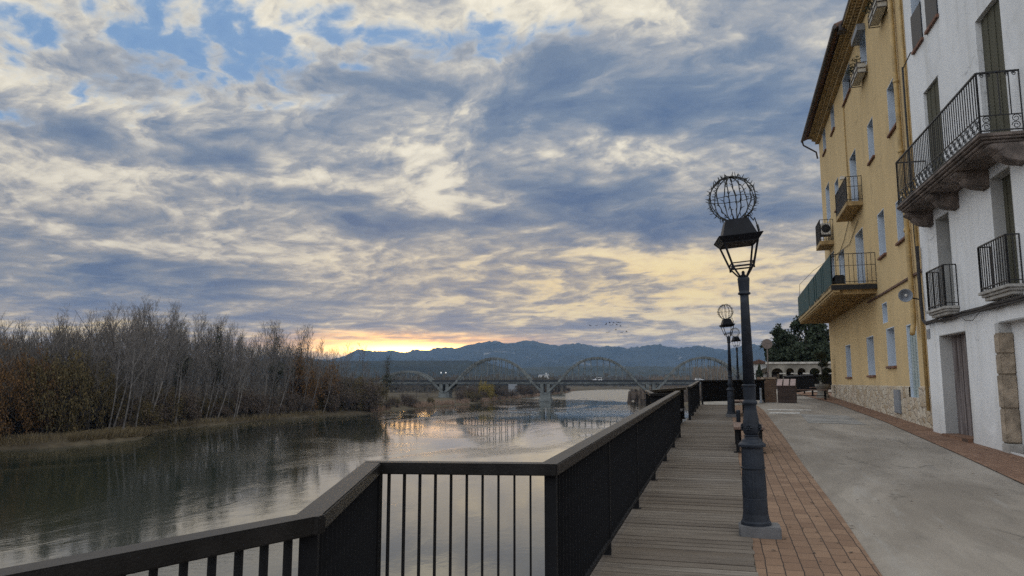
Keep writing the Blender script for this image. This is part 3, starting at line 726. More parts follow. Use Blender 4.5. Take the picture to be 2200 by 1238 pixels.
# ------------------------------------------------------------------ houses
def wall(mb, x0, x1, z0, z1, ops, y=0.0):
    xs = sorted({x0, x1, *[o[0] for o in ops], *[o[1] for o in ops]}); zs = sorted({z0, z1, *[o[2] for o in ops], *[o[3] for o in ops]})
    idx = {}
    def vid(x, z):
        if (x, z) not in idx: idx[(x, z)] = len(mb.v); mb.v.append((x, y, z))
        return idx[(x, z)]
    for a, b in zip(xs[:-1], xs[1:]):
        for c, d in zip(zs[:-1], zs[1:]):
            mx, mz = (a+b)/2, (c+d)/2
            if any(o[0] < mx < o[1] and o[2] < mz < o[3] for o in ops): continue
            mb.f.append((vid(a, c), vid(b, c), vid(b, d), vid(a, d)))
    return mb
def opening(house, x0, x1, z0, z1, depth, kind='window', rev='reveal', sill=None, leaf='frame', y0=0.0, label=None, out=.0):
    """one window or door: surround, frame, pane, sill, all set into the hole left in the wall"""
    fr = MB(); yb = y0-depth
    w_, h_ = .07, .06
    if kind == 'window':
        fr.box(x0+.002, x0+.06, yb, yb+.05, z0+.002, z1-.002); fr.box(x1-.06, x1-.002, yb, yb+.05, z0+.002, z1-.002)
        fr.box(x0+.06, x1-.06, yb, yb+.05, z0+.002, z0+.06); fr.box(x0+.06, x1-.06, yb, yb+.05, z1-.06, z1-.002)
        xm = (x0+x1)/2; fr.box(xm-.03, xm+.03, yb+.004, yb+.054, z0+.06, z1-.06); fr.box(x0+.06, xm-.03, yb+.01, yb+.045, (z0+z1)/2-.02, (z0+z1)/2+.02); fr.box(xm+.03, x1-.06, yb+.01, yb+.045, (z0+z1)/2-.02, (z0+z1)/2+.02)
        o = fr.build('window', leaf, house)
        MB().box(x0+.004, x1-.004, yb-.02, yb-.003, z0+.004, z1-.004).build('pane', 'glass', o)
    else:
        nb = max(3, round((x1-x0)/.16))
        for k in range(nb):
            a, b = x0+(x1-x0)*k/nb, x0+(x1-x0)*(k+1)/nb
            fr.box(a+.004, b-.004, yb-.02, yb+.012*(k % 2)+.02, z0+.01, z1-.004)
        o = fr.build('door', leaf, house)
    if label: o['label'] = label
    rv = MB(); e = .0015; yf = y0+.0005
    t_ = .02
    rv.box(x0-t_, x0+e, yb-.03, yf, z0-t_, z1+t_); rv.box(x1-e, x1+t_, yb-.03, yf, z0-t_, z1+t_)
    rv.box(x0+e, x1-e, yb-.03, yf, z1-e, z1+t_); rv.box(x0+e, x1-e, yb-.03, yf, z0-t_, z0+e)
    rv.build('reveal', rev, o)
    if sill: MB().box(x0-.06, x1+.06, y0-depth*.5, y0+.075, z0-.07, z0+.004).build('sill', sill, o, bevel=.01)
    return o
def balcony(house, x0, x1, out, z0, z1, slab, mat, bars=.12, thick=.16, label=None, rail='iron', deep=.02, mid=None, splay=.0, y0=0.0, moulded=False):
    s = MB()
    if moulded:
        for k, (dz0, dz1, ins) in enumerate(((.0, .055, -.02), (.055, .105, .02), (.105, .17, .06))):
            s.box(x0+ins, x1-ins, y0, y0+out-ins, z0-dz1, z0-dz0)
    else: s.box(x0, x1, y0, y0+out, z0-thick, z0)
    b = s.build('balcony', mat, house, bevel=.008)
    if label: b['label'] = label
    r = MB(); t_ = .016; a, c, o = x0+.03, x1-.03, y0+out-.03
    for (p, q) in (((a, y0), (a, o)), ((a, o), (c, o)), ((c, o), (c, y0))):
        for zz, hh in ((z1, .022), (z0+.07, .018))+(((z0+mid, .014),) if mid else ()):
            r.bar((p[0], p[1], zz), (q[0], q[1], zz), .028, hh)
        L = hypot(q[0]-p[0], q[1]-p[1]); n = max(2, round(L/bars))
        for k in range(n+1):
            x, yy = p[0]+(q[0]-p[0])*k/n, p[1]+(q[1]-p[1])*k/n
            w_ = .016 if k in (0, n) else .0075
            r.box(x-w_, x+w_, yy-w_, yy+w_, z0, z1)
    r.build('railing', rail, b)
    return b

# yellow house: local x runs away from the viewer, y out over the road
YH = thing('yellow_house', 'tall ochre yellow house with a rubble stone foot and many deep windows', 'house', (4.93, 20.3, 0), atan2(1, .012))
yw = [(2.0, 3.1, 12.75, 13.72, 'w', 1), (5.7, 6.8, 12.3, 13.45, 'w', 0), (9.15, 11.0, 12.75, 13.78, 'w', 1), (13.8, 14.9, 12.8, 13.86, 'w', 1), (17.0, 18.05, 12.8, 13.86, 'w', 1),
      (1.85, 3.0, 8.85, 10.25, 'w', 1), (5.42, 6.4, 8.98, 10.28, 'w', 1), (9.0, 10.45, 8.12, 10.32, 'd', 0), (13.75, 14.9, 9.25, 10.5, 'w', 1), (16.75, 18.1, 9.4, 11.1, 'w', 0),
      (1.6, 2.85, 5.58, 6.75, 'w', 1), (4.6, 5.65, 5.60, 7.0, 'w', 1), (8.5, 10.2, 4.95, 7.2, 'd', 0), (13.25, 14.85, 4.95, 7.26, 'd', 0), (16.4, 18.1, 4.95, 7.7, 'd', 0),
      (5.05, 5.78, 3.5, 4.1, 'w', 0), (4.2, 5.4, 2.1, 3.26, 'w', 1), (7.7, 9.05, 1.85, 3.2, 'w', 1), (13.05, 14.4, 1.83, 3.16, 'w', 1), (1.42, 2.55, 1.2, 3.17, 's', 0)]
f = wall(MB(), 0, 19.7, -.5, 14.1, [o[:4] for o in yw]); f.build('wall', 'yellow', YH, fix=False)
b_ = MB(); b_.add([(19.7, 0, -.5), (19.7, -9, -.5), (19.7, -9, 14.1), (19.7, 0, 14.1)], [(0, 1, 2, 3)]); b_.add([(0, 0, -.5), (0, -9, -.5), (0, -9, 14.1), (0, 0, 14.1)], [(0, 1, 2, 3)])
b_.add([(0, -9, -.5), (19.7, -9, -.5), (19.7, -9, 14.1), (0, -9, 14.1)], [(0, 1, 2, 3)]); b_.build('side_wall', 'yellow', YH, fix=False)
for (x0, x1, z0, z1, k_, s_) in yw:
    opening(YH, x0, x1, z0, z1, .29 if k_ != 's' else .09, 'window' if k_ == 'w' else 'door', 'reveal', 'terracotta' if s_ else None, {'w': 'frame', 'd': 'frame', 's': 'shutter'}[k_],
            label={'s': 'pale green roller shutter door at the near end'}.get(k_))
pl = wall(MB(), -.02, 19.72, -.5, 1.46, [(1.42, 2.55, 1.2, 1.47)], .045)
pl.add([(-.02, .045, 1.46), (1.42, .045, 1.46), (1.42, 0, 1.5), (-.02, 0, 1.5)], [(0, 1, 2, 3)]); pl.add([(2.55, .045, 1.46), (19.72, .045, 1.46), (19.72, 0, 1.5), (2.55, 0, 1.5)], [(0, 1, 2, 3)])
pl.add([(19.72, .045, -.5), (19.72, -.4, -.5), (19.72, -.4, 1.46), (19.72, .045, 1.46)], [(0, 1, 2, 3)])
pl.add([(1.42, .045, 1.2), (2.55, .045, 1.2), (2.55, 0, 1.2), (1.42, 0, 1.2)], [(0, 1, 2, 3)])
pl.build('plinth', 'rubble', YH, fix=False)
MB().box(3.65, 4.38, .046, .10, .70, 1.39).build('meter_cupboard', 'metalgrey', YH, bevel=.008)
MB().box(-.0, 8.2, .001, .05, 4.385, 4.445).build('ledge', 'tile', YH)
# eaves: two stepped courses of tile ends under the overhang, dark gutter
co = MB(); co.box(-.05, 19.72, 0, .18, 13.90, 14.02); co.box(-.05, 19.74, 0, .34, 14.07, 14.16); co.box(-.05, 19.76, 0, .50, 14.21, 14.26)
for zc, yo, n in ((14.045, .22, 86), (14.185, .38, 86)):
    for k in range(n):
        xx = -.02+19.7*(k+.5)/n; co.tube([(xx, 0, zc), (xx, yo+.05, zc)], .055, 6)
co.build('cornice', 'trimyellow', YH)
rf = MB()
def slab(x0, x1, o, z, rise, th=.10):
    rf.hexa([(x0, o, z), (x1, o, z), (x1, -4.6, z+rise), (x0, -4.6, z+rise), (x0, o, z+th), (x1, o, z+th), (x1, -4.6, z+rise+th), (x0, -4.6, z+rise+th)])
    n = int((x1-x0)/.24)
    for k in range(n):
        xx = x0+.12+(x1-x0-.2)*k/n; rf.tube([(xx, o+.04, z+th+.01), (xx, -4.6, z+rise+th+.01)], .07, 6)
slab(7.0, 20.25, .70, 14.28, 2.0); slab(-.25, 7.0, .42, 14.30, 2.0)
rf.hexa([(-.25, -4.6, 16.3), (20.2, -4.6, 16.3), (20.2, -9.4, 14.3), (-.25, -9.4, 14.3), (-.25, -4.6, 16.4), (20.2, -4.6, 16.4), (20.2, -9.4, 14.4), (-.25, -9.4, 14.4)])
rf.prism([(0, 14.1), (-4.6, 16.25), (-9, 14.1)], 'x', 19.66, 19.70); rf.prism([(0, 14.1), (-4.6, 16.25), (-9, 14.1)], 'x', 0.0, .04)
rf.build('roof', 'tile', YH)
gt = MB().tube([(7.0, .75, 14.30), (20.3, .75, 14.30)], .075, 8); gt.tube([(-.3, .47, 14.33), (7.1, .47, 14.33)], .075, 8); gt.box(6.95, 7.35, .38, .62, 14.12, 14.36)
gt.tube([(20.2, .75, 14.27), (20.2, .70, 14.05), (19.95, .12, 13.55), (19.95, .07, 13.2)], .045, 6)
gt.build('gutter', 'gutter', YH)
dp = MB().tube([(1.35, .10, 14.0), (1.3, .10, 9.0), (1.22, .10, 6.0), (1.15, .10, 3.25), (1.10, .14, 3.0), (.95, .2, 2.86)], .065, 10)
for zz in (11.9, 9.8, 7.8, 5.6): dp.tube([(1.3+(zz-9)*.02, .10, zz), (1.3+(zz-9)*.02, .10, zz+.09)], .08, 10)
dp.build('drainpipe', 'pipe', YH, smooth=True)
MB().tube([(.35, .08, 14.0), (.35, .08, .9)], .045, 8).build('drainpipe', 'pipe', YH, smooth=True)
MB().tube([(10.9, .04, 12.7), (10.9, .04, 10.9), (10.7, .04, 8.1)], .025, 6).build('drainpipe', 'pipe', YH)
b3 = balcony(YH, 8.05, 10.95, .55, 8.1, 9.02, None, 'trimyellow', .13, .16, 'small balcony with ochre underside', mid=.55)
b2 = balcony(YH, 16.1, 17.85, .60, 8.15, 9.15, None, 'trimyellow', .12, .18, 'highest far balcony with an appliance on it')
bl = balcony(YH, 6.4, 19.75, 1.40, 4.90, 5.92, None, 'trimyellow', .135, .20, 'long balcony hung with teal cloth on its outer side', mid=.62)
cl = MB()
for x0, x1 in ((6.45, 8.6), (8.75, 9.15), (9.3, 11.0), (11.2, 11.7), (11.95, 14.0), (14.2, 19.7)): cl.box(x0, x1, 1.385, 1.40, 4.80, 5.90)
cl.build('cloth_screen', 'teal', bl)
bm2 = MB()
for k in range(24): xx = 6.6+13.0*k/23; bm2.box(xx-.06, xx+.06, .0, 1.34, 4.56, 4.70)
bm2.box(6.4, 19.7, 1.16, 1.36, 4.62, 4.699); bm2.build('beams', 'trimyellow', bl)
MB().box(6.36, 6.40, 0, 1.42, 4.70, 4.86).build('edge_board', 'black', bl)
for bb, (x0, x1, o, z0, z1) in ((b3, (8.05, 10.95, .55, 8.15, 8.95)), (b2, (16.1, 17.85, .6, 8.2, 9.05))):
    MB().box(x0+.1, x1-.06, o-.04, o-.032, z0, z1).build('mesh_screen', 'iron', bb)
t = thing('plant_trough', 'dark planter box standing on the long teal balcony', 'planter', (6.85, 20.3, 0), 0)
t.location = Vector(YH.location)+Matrix.Rotation(YH.rotation_euler.z, 3, 'Z') @ Vector((6.8, 1.12, 4.905))
t.rotation_euler = YH.rotation_euler
MB().box(-.28, .28, -.16, .16, 0, .30).build('box', 'black', t, bevel=.01); MB().box(-.25, .25, -.13, .13, .30, .32).build('soil', 'dark', t)
def yloc(x, y, z): return Vector(YH.location)+Matrix.Rotation(YH.rotation_euler.z, 3, 'Z') @ Vector((x, y, z))
# flower boxes and their awning boxes on the top floor
def leafmesh(m, n, c, r, size, rd, flat=1.0):
    for _ in range(n):
        d = Vector((rd.gauss(0, 1), rd.gauss(0, 1), rd.gauss(0, 1)*flat)); d.normalize(); p = Vector(c)+Vector((d.x*r[0], d.y*r[1], d.z*r[2]))*(rd.random()**.45)
        a = Vector((rd.gauss(0, 1), rd.gauss(0, 1), rd.gauss(0, 1))).normalized(); b = a.cross(Vector((rd.gauss(0, 1), rd.gauss(0, 1), rd.gauss(0, 1)))).normalized(); s_ = size*rd.uniform(.6, 1.3)
        m.add([p-a*s_*.5, p+b*s_*.32, p+a*s_*.5, p-b*s_*.32], [(0, 1, 2, 3)])
    return m
for (x0, x1, z0, z1, nm) in ((2.0, 3.1, 12.35, 12.72, 'uppermost pale flower box with sprawling stems, nearest the white house'), (5.7, 6.8, 11.92, 12.27, 'lower pale flower box under the window with a raised shutter box')):
    t = thing('flower_box', nm, 'flower box', yloc((x0+x1)/2, .02, z0), YH.rotation_euler.z, 'flower boxes on the top floor'); L = (x1-x0)/2+.08
    m = MB().box(-L, L, .04, .30, .03, z1-z0); m.build('box', 'paleboxes', t, bevel=.01)
    m = MB()
    for zz in (.0, (z1-z0)*.5, z1-z0+.01): m.bar((-L-.02, .32, zz), (L+.02, .32, zz), .02, .025); m.bar((-L-.02, .0, zz), (-L-.02, .32, zz), .02, .025); m.bar((L+.02, .0, zz), (L+.02, .32, zz), .02, .025)
    for xx in (-L-.02, 0, L+.02): m.bar((xx, .32, 0), (xx, .32, z1-z0+.01), .02, .02, (0, 1, 0))
    m.build('bracket', 'frame', t)
    rd = random.Random(5)
    for k in range(5):
        m = leafmesh(MB(), 45, (-L+2*L*(k+.5)/5, .2+rd.uniform(-.1, .2), z1-z0+.08+rd.uniform(0, .14)), (.14, .15, .12), .07, rd); m.build('plant', 'ivy', t, fix=False)
aw = MB().box(5.62, 6.9, .0, .26, 13.43, 13.66); aw.build('awning_box', 'metalgrey', YH, bevel=.01)
MB().box(1.95, 3.2, .0, .24, 13.73, 13.88).build('awning_box', 'metalgrey', YH, bevel=.01)
# air conditioner on the far balcony
t = thing('air_conditioner', 'white air conditioner standing at the far balcony railing', 'air conditioner', yloc(16.35, .10, 8.45), YH.rotation_euler.z)
MB().box(-.15, .15, 0, .42, 0, .55).build('casing', 'acwhite', t, bevel=.02)
m = MB().lathe([(.20, -.012), (.20, .0), (.05, .01)], n=20); o = m.build('fan_grille', 'black', t); o.location = (-.151, .21, .29); o.rotation_euler = (0, -pi/2, 0)
MB().box(-.17, .17, .0, .44, -.05, -.005).build('bracket', 'iron', t)
t = thing('wall_lamp', 'small white floodlight on the yellow wall above the small balcony', 'wall lamp', yloc(11.3, .0, 9.8), YH.rotation_euler.z)
MB().box(-.09, .09, .10, .26, -.05, .08).build('head', 'acwhite', t, bevel=.01); MB().bar((0, 0, 0), (0, .12, .02), .03, .03).build('arm', 'acwhite', t)
t = thing('television_cable', 'thin loose wires sagging across the yellow wall and over the teal balcony', 'cable', yloc(14, 0, 6.5), 0); t.rotation_euler = YH.rotation_euler
m = MB().tube([(5.6, .03, 1.2), (2, .03, .9), (-2.6, .03, .62), (-4.8, .03, 1.1)], .012, 4); m.tube([(2, .05, .9), (2.8, .9, .35), (4.2, 1.4, -.1), (5.2, 1.38, -.9)], .010, 4)
m.tube([(-2.9, .03, 1.6), (-1.2, .03, 1.05), (1.2, .03, .55)], .012, 4); m.build('wire', 'cable', t)

# white house: local x runs away from the viewer as well, so a spot u metres nearer than its far corner is at -u
WH = thing('white_house', 'white plastered house with a long iron balcony on stone corbels', 'house', (4.72, 20.0, 0), atan2(1, -.03))
wo = [(1.15, 2.88, .45, 2.65, .27), (1.5, 2.4, 3.18, 5.27, .45), (4.8, 5.7, 3.22, 5.33, .23), (1.3, 2.4, 5.72, 8.37, .085), (4.72, 5.88, 5.72, 8.45, .12), (.86, 1.6, 9.62, 11.4, .25), (1.95, 2.74, 9.62, 11.4, .25), (4.45, 8.4, .38, 2.68, .21), (8.3, 9.4, 3.2, 5.3, .4)]
f = wall(MB(), -10.2, -.2, -.5, 14.6, [(-b, -a, c, d) for a, b, c, d, e in wo]); f.build('wall', 'white', WH, fix=False)
b_ = MB()
for x in (-.2, -10.2): b_.add([(x, 0, -.5), (x, -9, -.5), (x, -9, 14.6), (x, 0, 14.6)], [(0, 1, 2, 3)])
b_.add([(-10.2, -9, -.5), (-.2, -9, -.5), (-.2, -9, 14.6), (-10.2, -9, 14.6)], [(0, 1, 2, 3)]); b_.build('side_wall', 'white', WH, fix=False)
m = MB(); m.hexa([(-10.5, .6, 14.6), (.1, .6, 14.6), (.1, -9.4, 14.9), (-10.5, -9.4, 14.9), (-10.5, .6, 14.75), (.1, .6, 14.75), (.1, -9.4, 15.05), (-10.5, -9.4, 15.05)]); m.build('roof', 'tile', WH)
leafs = ['door', 'door', 'door', 'door', 'door', 'window', 'window', 'door', 'door']
mats = ['doorwood', 'blind', 'blind', 'blind', 'blind', 'frame', 'frame', 'white', 'frame']
labs = ['old grey plank street door in a deep grey doorway', None, None, 'balcony door behind a rolled straw blind', 'tall balcony door behind a diagonal straw blind', None, None, None, None]
for (a, b, c, d, e), kd, mt, lb in zip(wo, leafs, mats, labs):
    if mt == 'white':
        p_ = MB().add([(-b, -e, c-.3), (-a, -e, c-.3), (-a, -e, d), (-b, -e, d)], [(0, 1, 2, 3)]).build('infill_wall', 'white', WH, fix=False)
        MB().box(-b, -a+.001, -e-.02, 0, d-.0015, d+.02).build('lintel', 'revealgrey', p_)
    else: opening(WH, -b, -a, c, d, e, kd, 'revealgrey' if c < 5 else ('reveal' if c > 9 else 'white'), None, mt, label=lb)
# sandstone jamb of the walled-up gateway, block by block
qz = [(.52, 1.13), (1.135, 1.74), (1.745, 2.12), (2.125, 2.50)]; rd = random.Random(3)
for k, (z0, z1) in enumerate(qz):
    m = MB(); x1 = -4.40+rd.uniform(-.015, .015); x0 = -4.66-rd.uniform(0, .03)
    m.hexa([(x0, -.21, z0), (x1, -.21, z0), (x1, .022, z0), (x0+.02, .028, z0), (x0-.01, -.21, z1), (x1, -.21, z1), (x1, .020, z1), (x0+rd.uniform(0, .03), .026, z1)])
    m.build('jamb_stone', 'quoin', WH, bevel=.02)
MB().box(-4.62, -4.445, -.21, .002, 2.502, 2.679).build('jamb_head', 'revealgrey', WH)
MB().box(-4.72, -4.40, -.21, .03, -.3, .51).build('jamb_foot', 'greystone', WH, bevel=.015)
MB().box(-2.86, -1.17, -.5, .10, .2, .47).build('doorstep', 'paver2', WH, bevel=.01)
balcony(WH, -2.66, -1.42, .28, 3.20, 4.08, None, 'greystone', .10, .16, 'small balcony with plain bars near the loudspeaker', moulded=True)
balcony(WH, -5.88, -4.55, .24, 3.25, 4.10, None, 'greystone', .105, .16, 'small balcony with plain bars at the picture edge', moulded=True)
# the long balcony
s = MB(); X0, X1, OUT, ZB, ZT = -6.42, -1.10, .66, 5.72, 6.78
for dz0, dz1, ins in ((0, .06, -.03), (.06, .10, .0), (.10, .155, .05), (.155, .19, .09)): s.box(X0+ins, X1-ins, 0, OUT-ins, ZB-dz1, ZB-dz0)
LB = s.build('balcony', 'balstone', WH, bevel=.01); LB['label'] = 'long weathered stone balcony with wrought iron scroll railing'
r = MB(); a, c, o = X0+.03, X1-.03, OUT-.02
for (p, q) in (((a, 0), (a, o)), ((a, o), (c, o)), ((c, o), (c, 0))):
    for zz, hh, ww in ((ZT, .026, .036), (ZB+.05, .02, .02), (ZB+.31, .016, .02)): r.bar((p[0], p[1], zz), (q[0], q[1], zz), ww, hh)
    L = hypot(q[0]-p[0], q[1]-p[1]); n = round(L/.118) if L > 1 else 4
    for k in range(n+1):
        x, yy = p[0]+(q[0]-p[0])*k/n, p[1]+(q[1]-p[1])*k/n; w_ = .014 if k in (0, n) else .0075
        r.box(x-w_, x+w_, yy-w_, yy+w_, ZB+(.0 if k in (0, n) else .31), ZT)
r.build('railing', 'iron', LB)
sc_ = MB()
def scroll(cx, cy, cz, R_, tx, sgn, turns=1.5):
    pts = []
    for i in range(17):
        th = i/16*turns*2*pi; rr_ = R_*(1-.72*i/16); pts.append((cx+tx[0]*rr_*cos(th)*sgn, cy+tx[1]*rr_*cos(th)*sgn, cz+rr_*sin(th)))
    sc_.tube(pts, .007, 4)
n = 23
for k in range(n):
    x = a+(c-a)*(k+.5)/n
    scroll(x-.05, o, ZB+.12, .06, (1, 0), 1); scroll(x+.05, o, ZB+.23, .06, (1, 0), -1)
    sc_.tube([(x-.10, o, ZB+.07), (x, o, ZB+.18), (x+.10, o, ZB+.29)], .006, 4); sc_.tube([(x+.10, o, ZB+.07), (x, o, ZB+.18), (x-.10, o, ZB+.29)], .006, 4)
sc_.build('scrollwork', 'iron', LB); sc_ = MB()
for yy in (.10, .54): scroll(a, yy, ZB+.12, .07, (0, 1), 1); scroll(a, yy, ZB+.24, .07, (0, 1), -1)
for yy in (.08, .18, .46, .56): scroll(a, yy, ZT-.05, .035, (0, 1), 1)
sc_.build('scrollwork', 'iron', LB)
for u in (1.2, 2.95, 4.62, 6.3):
    m = MB(); prof = [(0, 5.53), (OUT-.12, 5.53), (OUT-.10, 5.48), (OUT-.17, 5.43)]
    for i in range(7): t_ = i/6*pi/2; prof.append(((OUT-.25)*cos(t_)*.98+.02, 5.42-.22*sin(t_)))
    prof.append((0, 5.18)); m.prism(prof, 'x', -u-.16, -u+.16); m.tube([(-u-.175, OUT-.25, 5.44), (-u+.175, OUT-.25, 5.44)], .05, 10)
    m.build('corbel', 'balstone', LB, bevel=.012)
def wloc(x, y, z): return Vector(WH.location)+Matrix.Rotation(WH.rotation_euler.z, 3, 'Z') @ Vector((x, y, z))
t = thing('line_pole', 'thin dark pole rising from the long balcony with a rod at its top', 'pole', wloc(-2.05, OUT-.06, ZB), WH.rotation_euler.z)
MB().tube([(0, 0, 0), (.01, 0, 3.05)], .022, 8).build('pole', 'iron', t); MB().tube([(0, 0, 3.0), (-.75, .02, 3.06)], .014, 6).build('rod', 'iron', t)
for x0 in (-1.62, -2.76): MB().box(x0, x0+.78, .01, .03, 9.62, 10.5).build('window_bars', 'iron', WH)
for u0, u1 in ((.86, 1.6), (1.95, 2.74)): MB().box(-u1-.05, -u0+.05, -.12, .06, 9.55, 9.615).build('sill', 'terracotta', WH)
MB().box(-.50, -.28, .002, .02, 2.64, 2.86).build('number_plate', 'metalgrey', WH)
# cable bundle, junction and loudspeaker between the two houses
t = thing('cable_bundle', 'thick dark bundle of cables running along the white wall under the small balconies', 'cable', wloc(-.3, .06, 3.0), WH.rotation_euler.z)
m = MB(); rd = random.Random(8)
for k in range(7):
    oz, oy = rd.uniform(-.05, .05), rd.uniform(0, .04)
    pts = [(.05+rd.uniform(-.03, .03), .0+oy, 1.9), (.08+rd.uniform(-.03, .03), oy, 1.2), (.04+rd.uniform(-.04, .04), oy, .5), (0, oy, .1+oz*.5), (-.25, oy, oz)]
    for q in range(1, 14): pts.append((-.25-q*.52, oy+rd.uniform(-.01, .01), oz+rd.uniform(-.02, .02)+.0))
    m.tube(pts, .022, 5)
m.tube([(-2.6, .03, -.03), (-3.0, .05, -.17), (-3.4, .05, -.19), (-3.9, .04, -.02)], .007, 4); m.tube([(.1, .03, 1.0), (.18, .04, 2.3), (.12, .04, 3.6)], .012, 4)
m.build('cables', 'cable', t)
t = thing('loudspeaker', 'grey horn loudspeaker fixed at the corner between the two houses', 'loudspeaker', wloc(.10, .32, 3.74), WH.rotation_euler.z)
m = MB().lathe([(.030, -.24), (.05, -.20), (.055, -.10), (.085, -.02), (.155, .05), (.165, .052), (.15, .04), (.06, -.05), (.001, -.06)], n=24); h_ = m.build('horn', 'metalgrey', t, smooth=True, fix=False); h_.rotation_euler = (0, -pi/2-.12, -.35)
MB().lathe([(.04, -.05), (.035, -.01), (.002, .005)], n=14).build('driver', 'acwhite', h_)
MB().bar((.08, 0, -.02), (.10, -.32, -.10), .03, .03).build('bracket', 'iron', t)

# ------------------------------------------------------------------ far end of the promenade
zf = gz(46)
t = thing('brick_pillar', 'square brick pillar where the cross railing ends', 'pillar', (1.86, 34.0, gz(34)), .2)
MB().box(-.24, .24, -.24, .24, 0, .98).build('shaft', 'pillarbrick', t); MB().box(-.27, .27, -.27, .27, .98, 1.05).build('cap', 'quoin', t, bevel=.01)
t = thing('bollard', 'slim grey bollard standing in front of the cross railing near the pillar', 'bollard', (1.46, 33.0, gz(33)))
MB().lathe([(.075, 0), (.075, .03), (.055, .05), (.052, .58), (.06, .60), (.03, .63)], n=14).build('post', 'metalgrey', t, smooth=True)
t = thing('bent_pipe', 'curved dark pipe arching over the cross railing beside the pillar', 'pipe', (1.2, 34.6, gz(34.6)))
MB().tube([(0, 0, 0), (0, 0, 1.05), (.04, 0, 1.16), (.14, 0, 1.2), (.26, 0, 1.14), (.36, 0, 1.02)], .022, 8).build('pipe', 'iron', t)
t = thing('information_stand', 'dark wooden stand topped by three sloping pale red panels', 'information stand', (2.55, 33.6, gz(33.6)), -.15)
m = MB(); m.box(-.36, .36, -.18, .25, .0, .12); m.hexa([(-.37, -.12, .12), (.37, -.12, .12), (.37, .25, .12), (-.37, .25, .12), (-.37, -.20, .70), (.37, -.20, .70), (.37, .25, .92), (-.37, .25, .92)]); m.build('body', 'standwood', t)
for k in range(3):
    x0 = -.38+k*.265; m = MB(); m.hexa([(x0, -.27, .70), (x0+.21, -.27, .70), (x0+.21, .27, .965), (x0, .27, .965), (x0, -.27, .73), (x0+.21, -.27, .73), (x0+.21, .27, .995), (x0, .27, .995)]); m.build('panel', 'panelred', t)
railing((2.95, 40.0), (4.9, 46.0), 'short dark railing between the information stand and the planter')
t = thing('round_sign', 'round sign on a thin pole seen from behind, above the brick pillar', 'sign', (2.1, 38.5, gz(38.5)))
MB().tube([(0, 0, 0), (0, 0, 2.85)], .03, 8).build('pole', 'signgrey', t); m = MB().lathe([(.245, -.012), (.25, 0), (.245, .012)], n=28); o = m.build('disc', 'signgrey', t); o.location = (0, -.02, 2.62); o.rotation_euler = (pi/2, 0, 0)
t = thing('topiary_planter', 'stone planter with a dark bush clipped into stacked balls', 'planter', (4.55, 38.6, gz(38.6)))
m = MB().lathe([(.30, 0), (.30, .12), (.24, .18), (.24, .42), (.34, .55), (.34, .66), (.28, .66)], n=18); m.build('pot', 'arcade', t)
MB().tube([(0, 0, .6), (.02, 0, 1.3), (-.03, 0, 2.05)], .035, 6).build('stem', 'twigdark', t); rd = random.Random(4); m = MB()
for cx, cz, r_ in ((-.05, 2.02, .30), (.10, 1.62, .26), (.22, 1.28, .24), (-.28, 1.25, .2), (.05, .95, .28)): leafmesh(m, 420, (cx, 0, cz), (r_, r_, r_*.72), .075, rd)
m.build('foliage', 'ivy', t)
# arcade: a pale wall of round arches under a terrace
t = thing('arcade_wall', 'pale stone arcade with a row of dark round arches under the trees', 'arcade', (0, 0, 0))
AY = 66.0; kx = lambda px: at_dist(px, 822, AY*1.002).x
hw = [(1671, 12.5), (1699, 8.5), (1724, 8.8), (1752, 10.5), (1780, 10.5), (1808, 10)]
m = MB(); zt, zs = 3.15, 2.05
x_prev = kx(1652)
def colw(px): return kx(px)
topv = []; 
arches = [(colw(c-w_), colw(c+w_)) for c, w_ in hw]
xe = colw(1835)
m.box(x_prev, arches[0][0], AY, AY+.7, .9, zt)
for i, (xa, xb) in enumerate(arches):
    nx = arches[i+1][0] if i+1 < len(arches) else xe
    m.box(xb, nx, AY, AY+.7, .9, zt)
    R_ = (xb-xa)/2; cx = (xa+xb)/2; nseg = 14; zsp = 2.80-R_*.92
    pr = [(xa, zt), (xb, zt)]+[(cx+R_*cos(pi*k/nseg), zsp+R_*sin(pi*k/nseg)*.92) for k in range(nseg+1)]
    m.prism(pr, 'y', AY, AY+.7)
m.build('wall', 'arcade', t, fix=True)
MB().box(x_prev-.2, xe, AY-.12, AY+.8, zt+.002, zt+.16).build('parapet', 'greystone', t)
for i, (xa, xb) in enumerate(arches):
    if i: MB().box(xa-.55 if i else xa, xa-.05, AY-.06, AY-.002, 2.30, 2.40).build('impost', 'greystone', t)
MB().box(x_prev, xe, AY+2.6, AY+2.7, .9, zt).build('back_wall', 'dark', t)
MB().box(arches[0][0]+.25, arches[0][1]-.2, AY+1.5, AY+1.6, .95, 2.2).build('doorway', 'doorwood', t); MB().box(arches[0][1]-.4, arches[0][1]-.22, AY+1.4, AY+1.49, .95, 2.35).build('door_post', 'quoin', t)
t = thing('pale_house', 'small pale house at the far left end of the arcade', 'house', (kx(1640)+.2, 78, .9)); 
MB().box(-.9, 1.0, 0, 4, -.3, 2.55).build('wall', 'housewhite', t); m = MB(); m.prism([(-1.1, 2.55), (1.2, 2.55), (.05, 3.0)], 'y', -.2, 4.2); m.build('roof', 'tile', t); MB().box(-.3, .3, -.02, .0, 1.2, 1.9).build('window', 'glass', t)
t = thing('low_wall', 'low reddish stone wall left of the arcade behind the brick pillar', 'wall', (0, 0, 0))
MB().box(kx(1618), kx(1653), AY-8, AY-7.6, .7, 2.0).build('wall', 'pillarbrick', t)

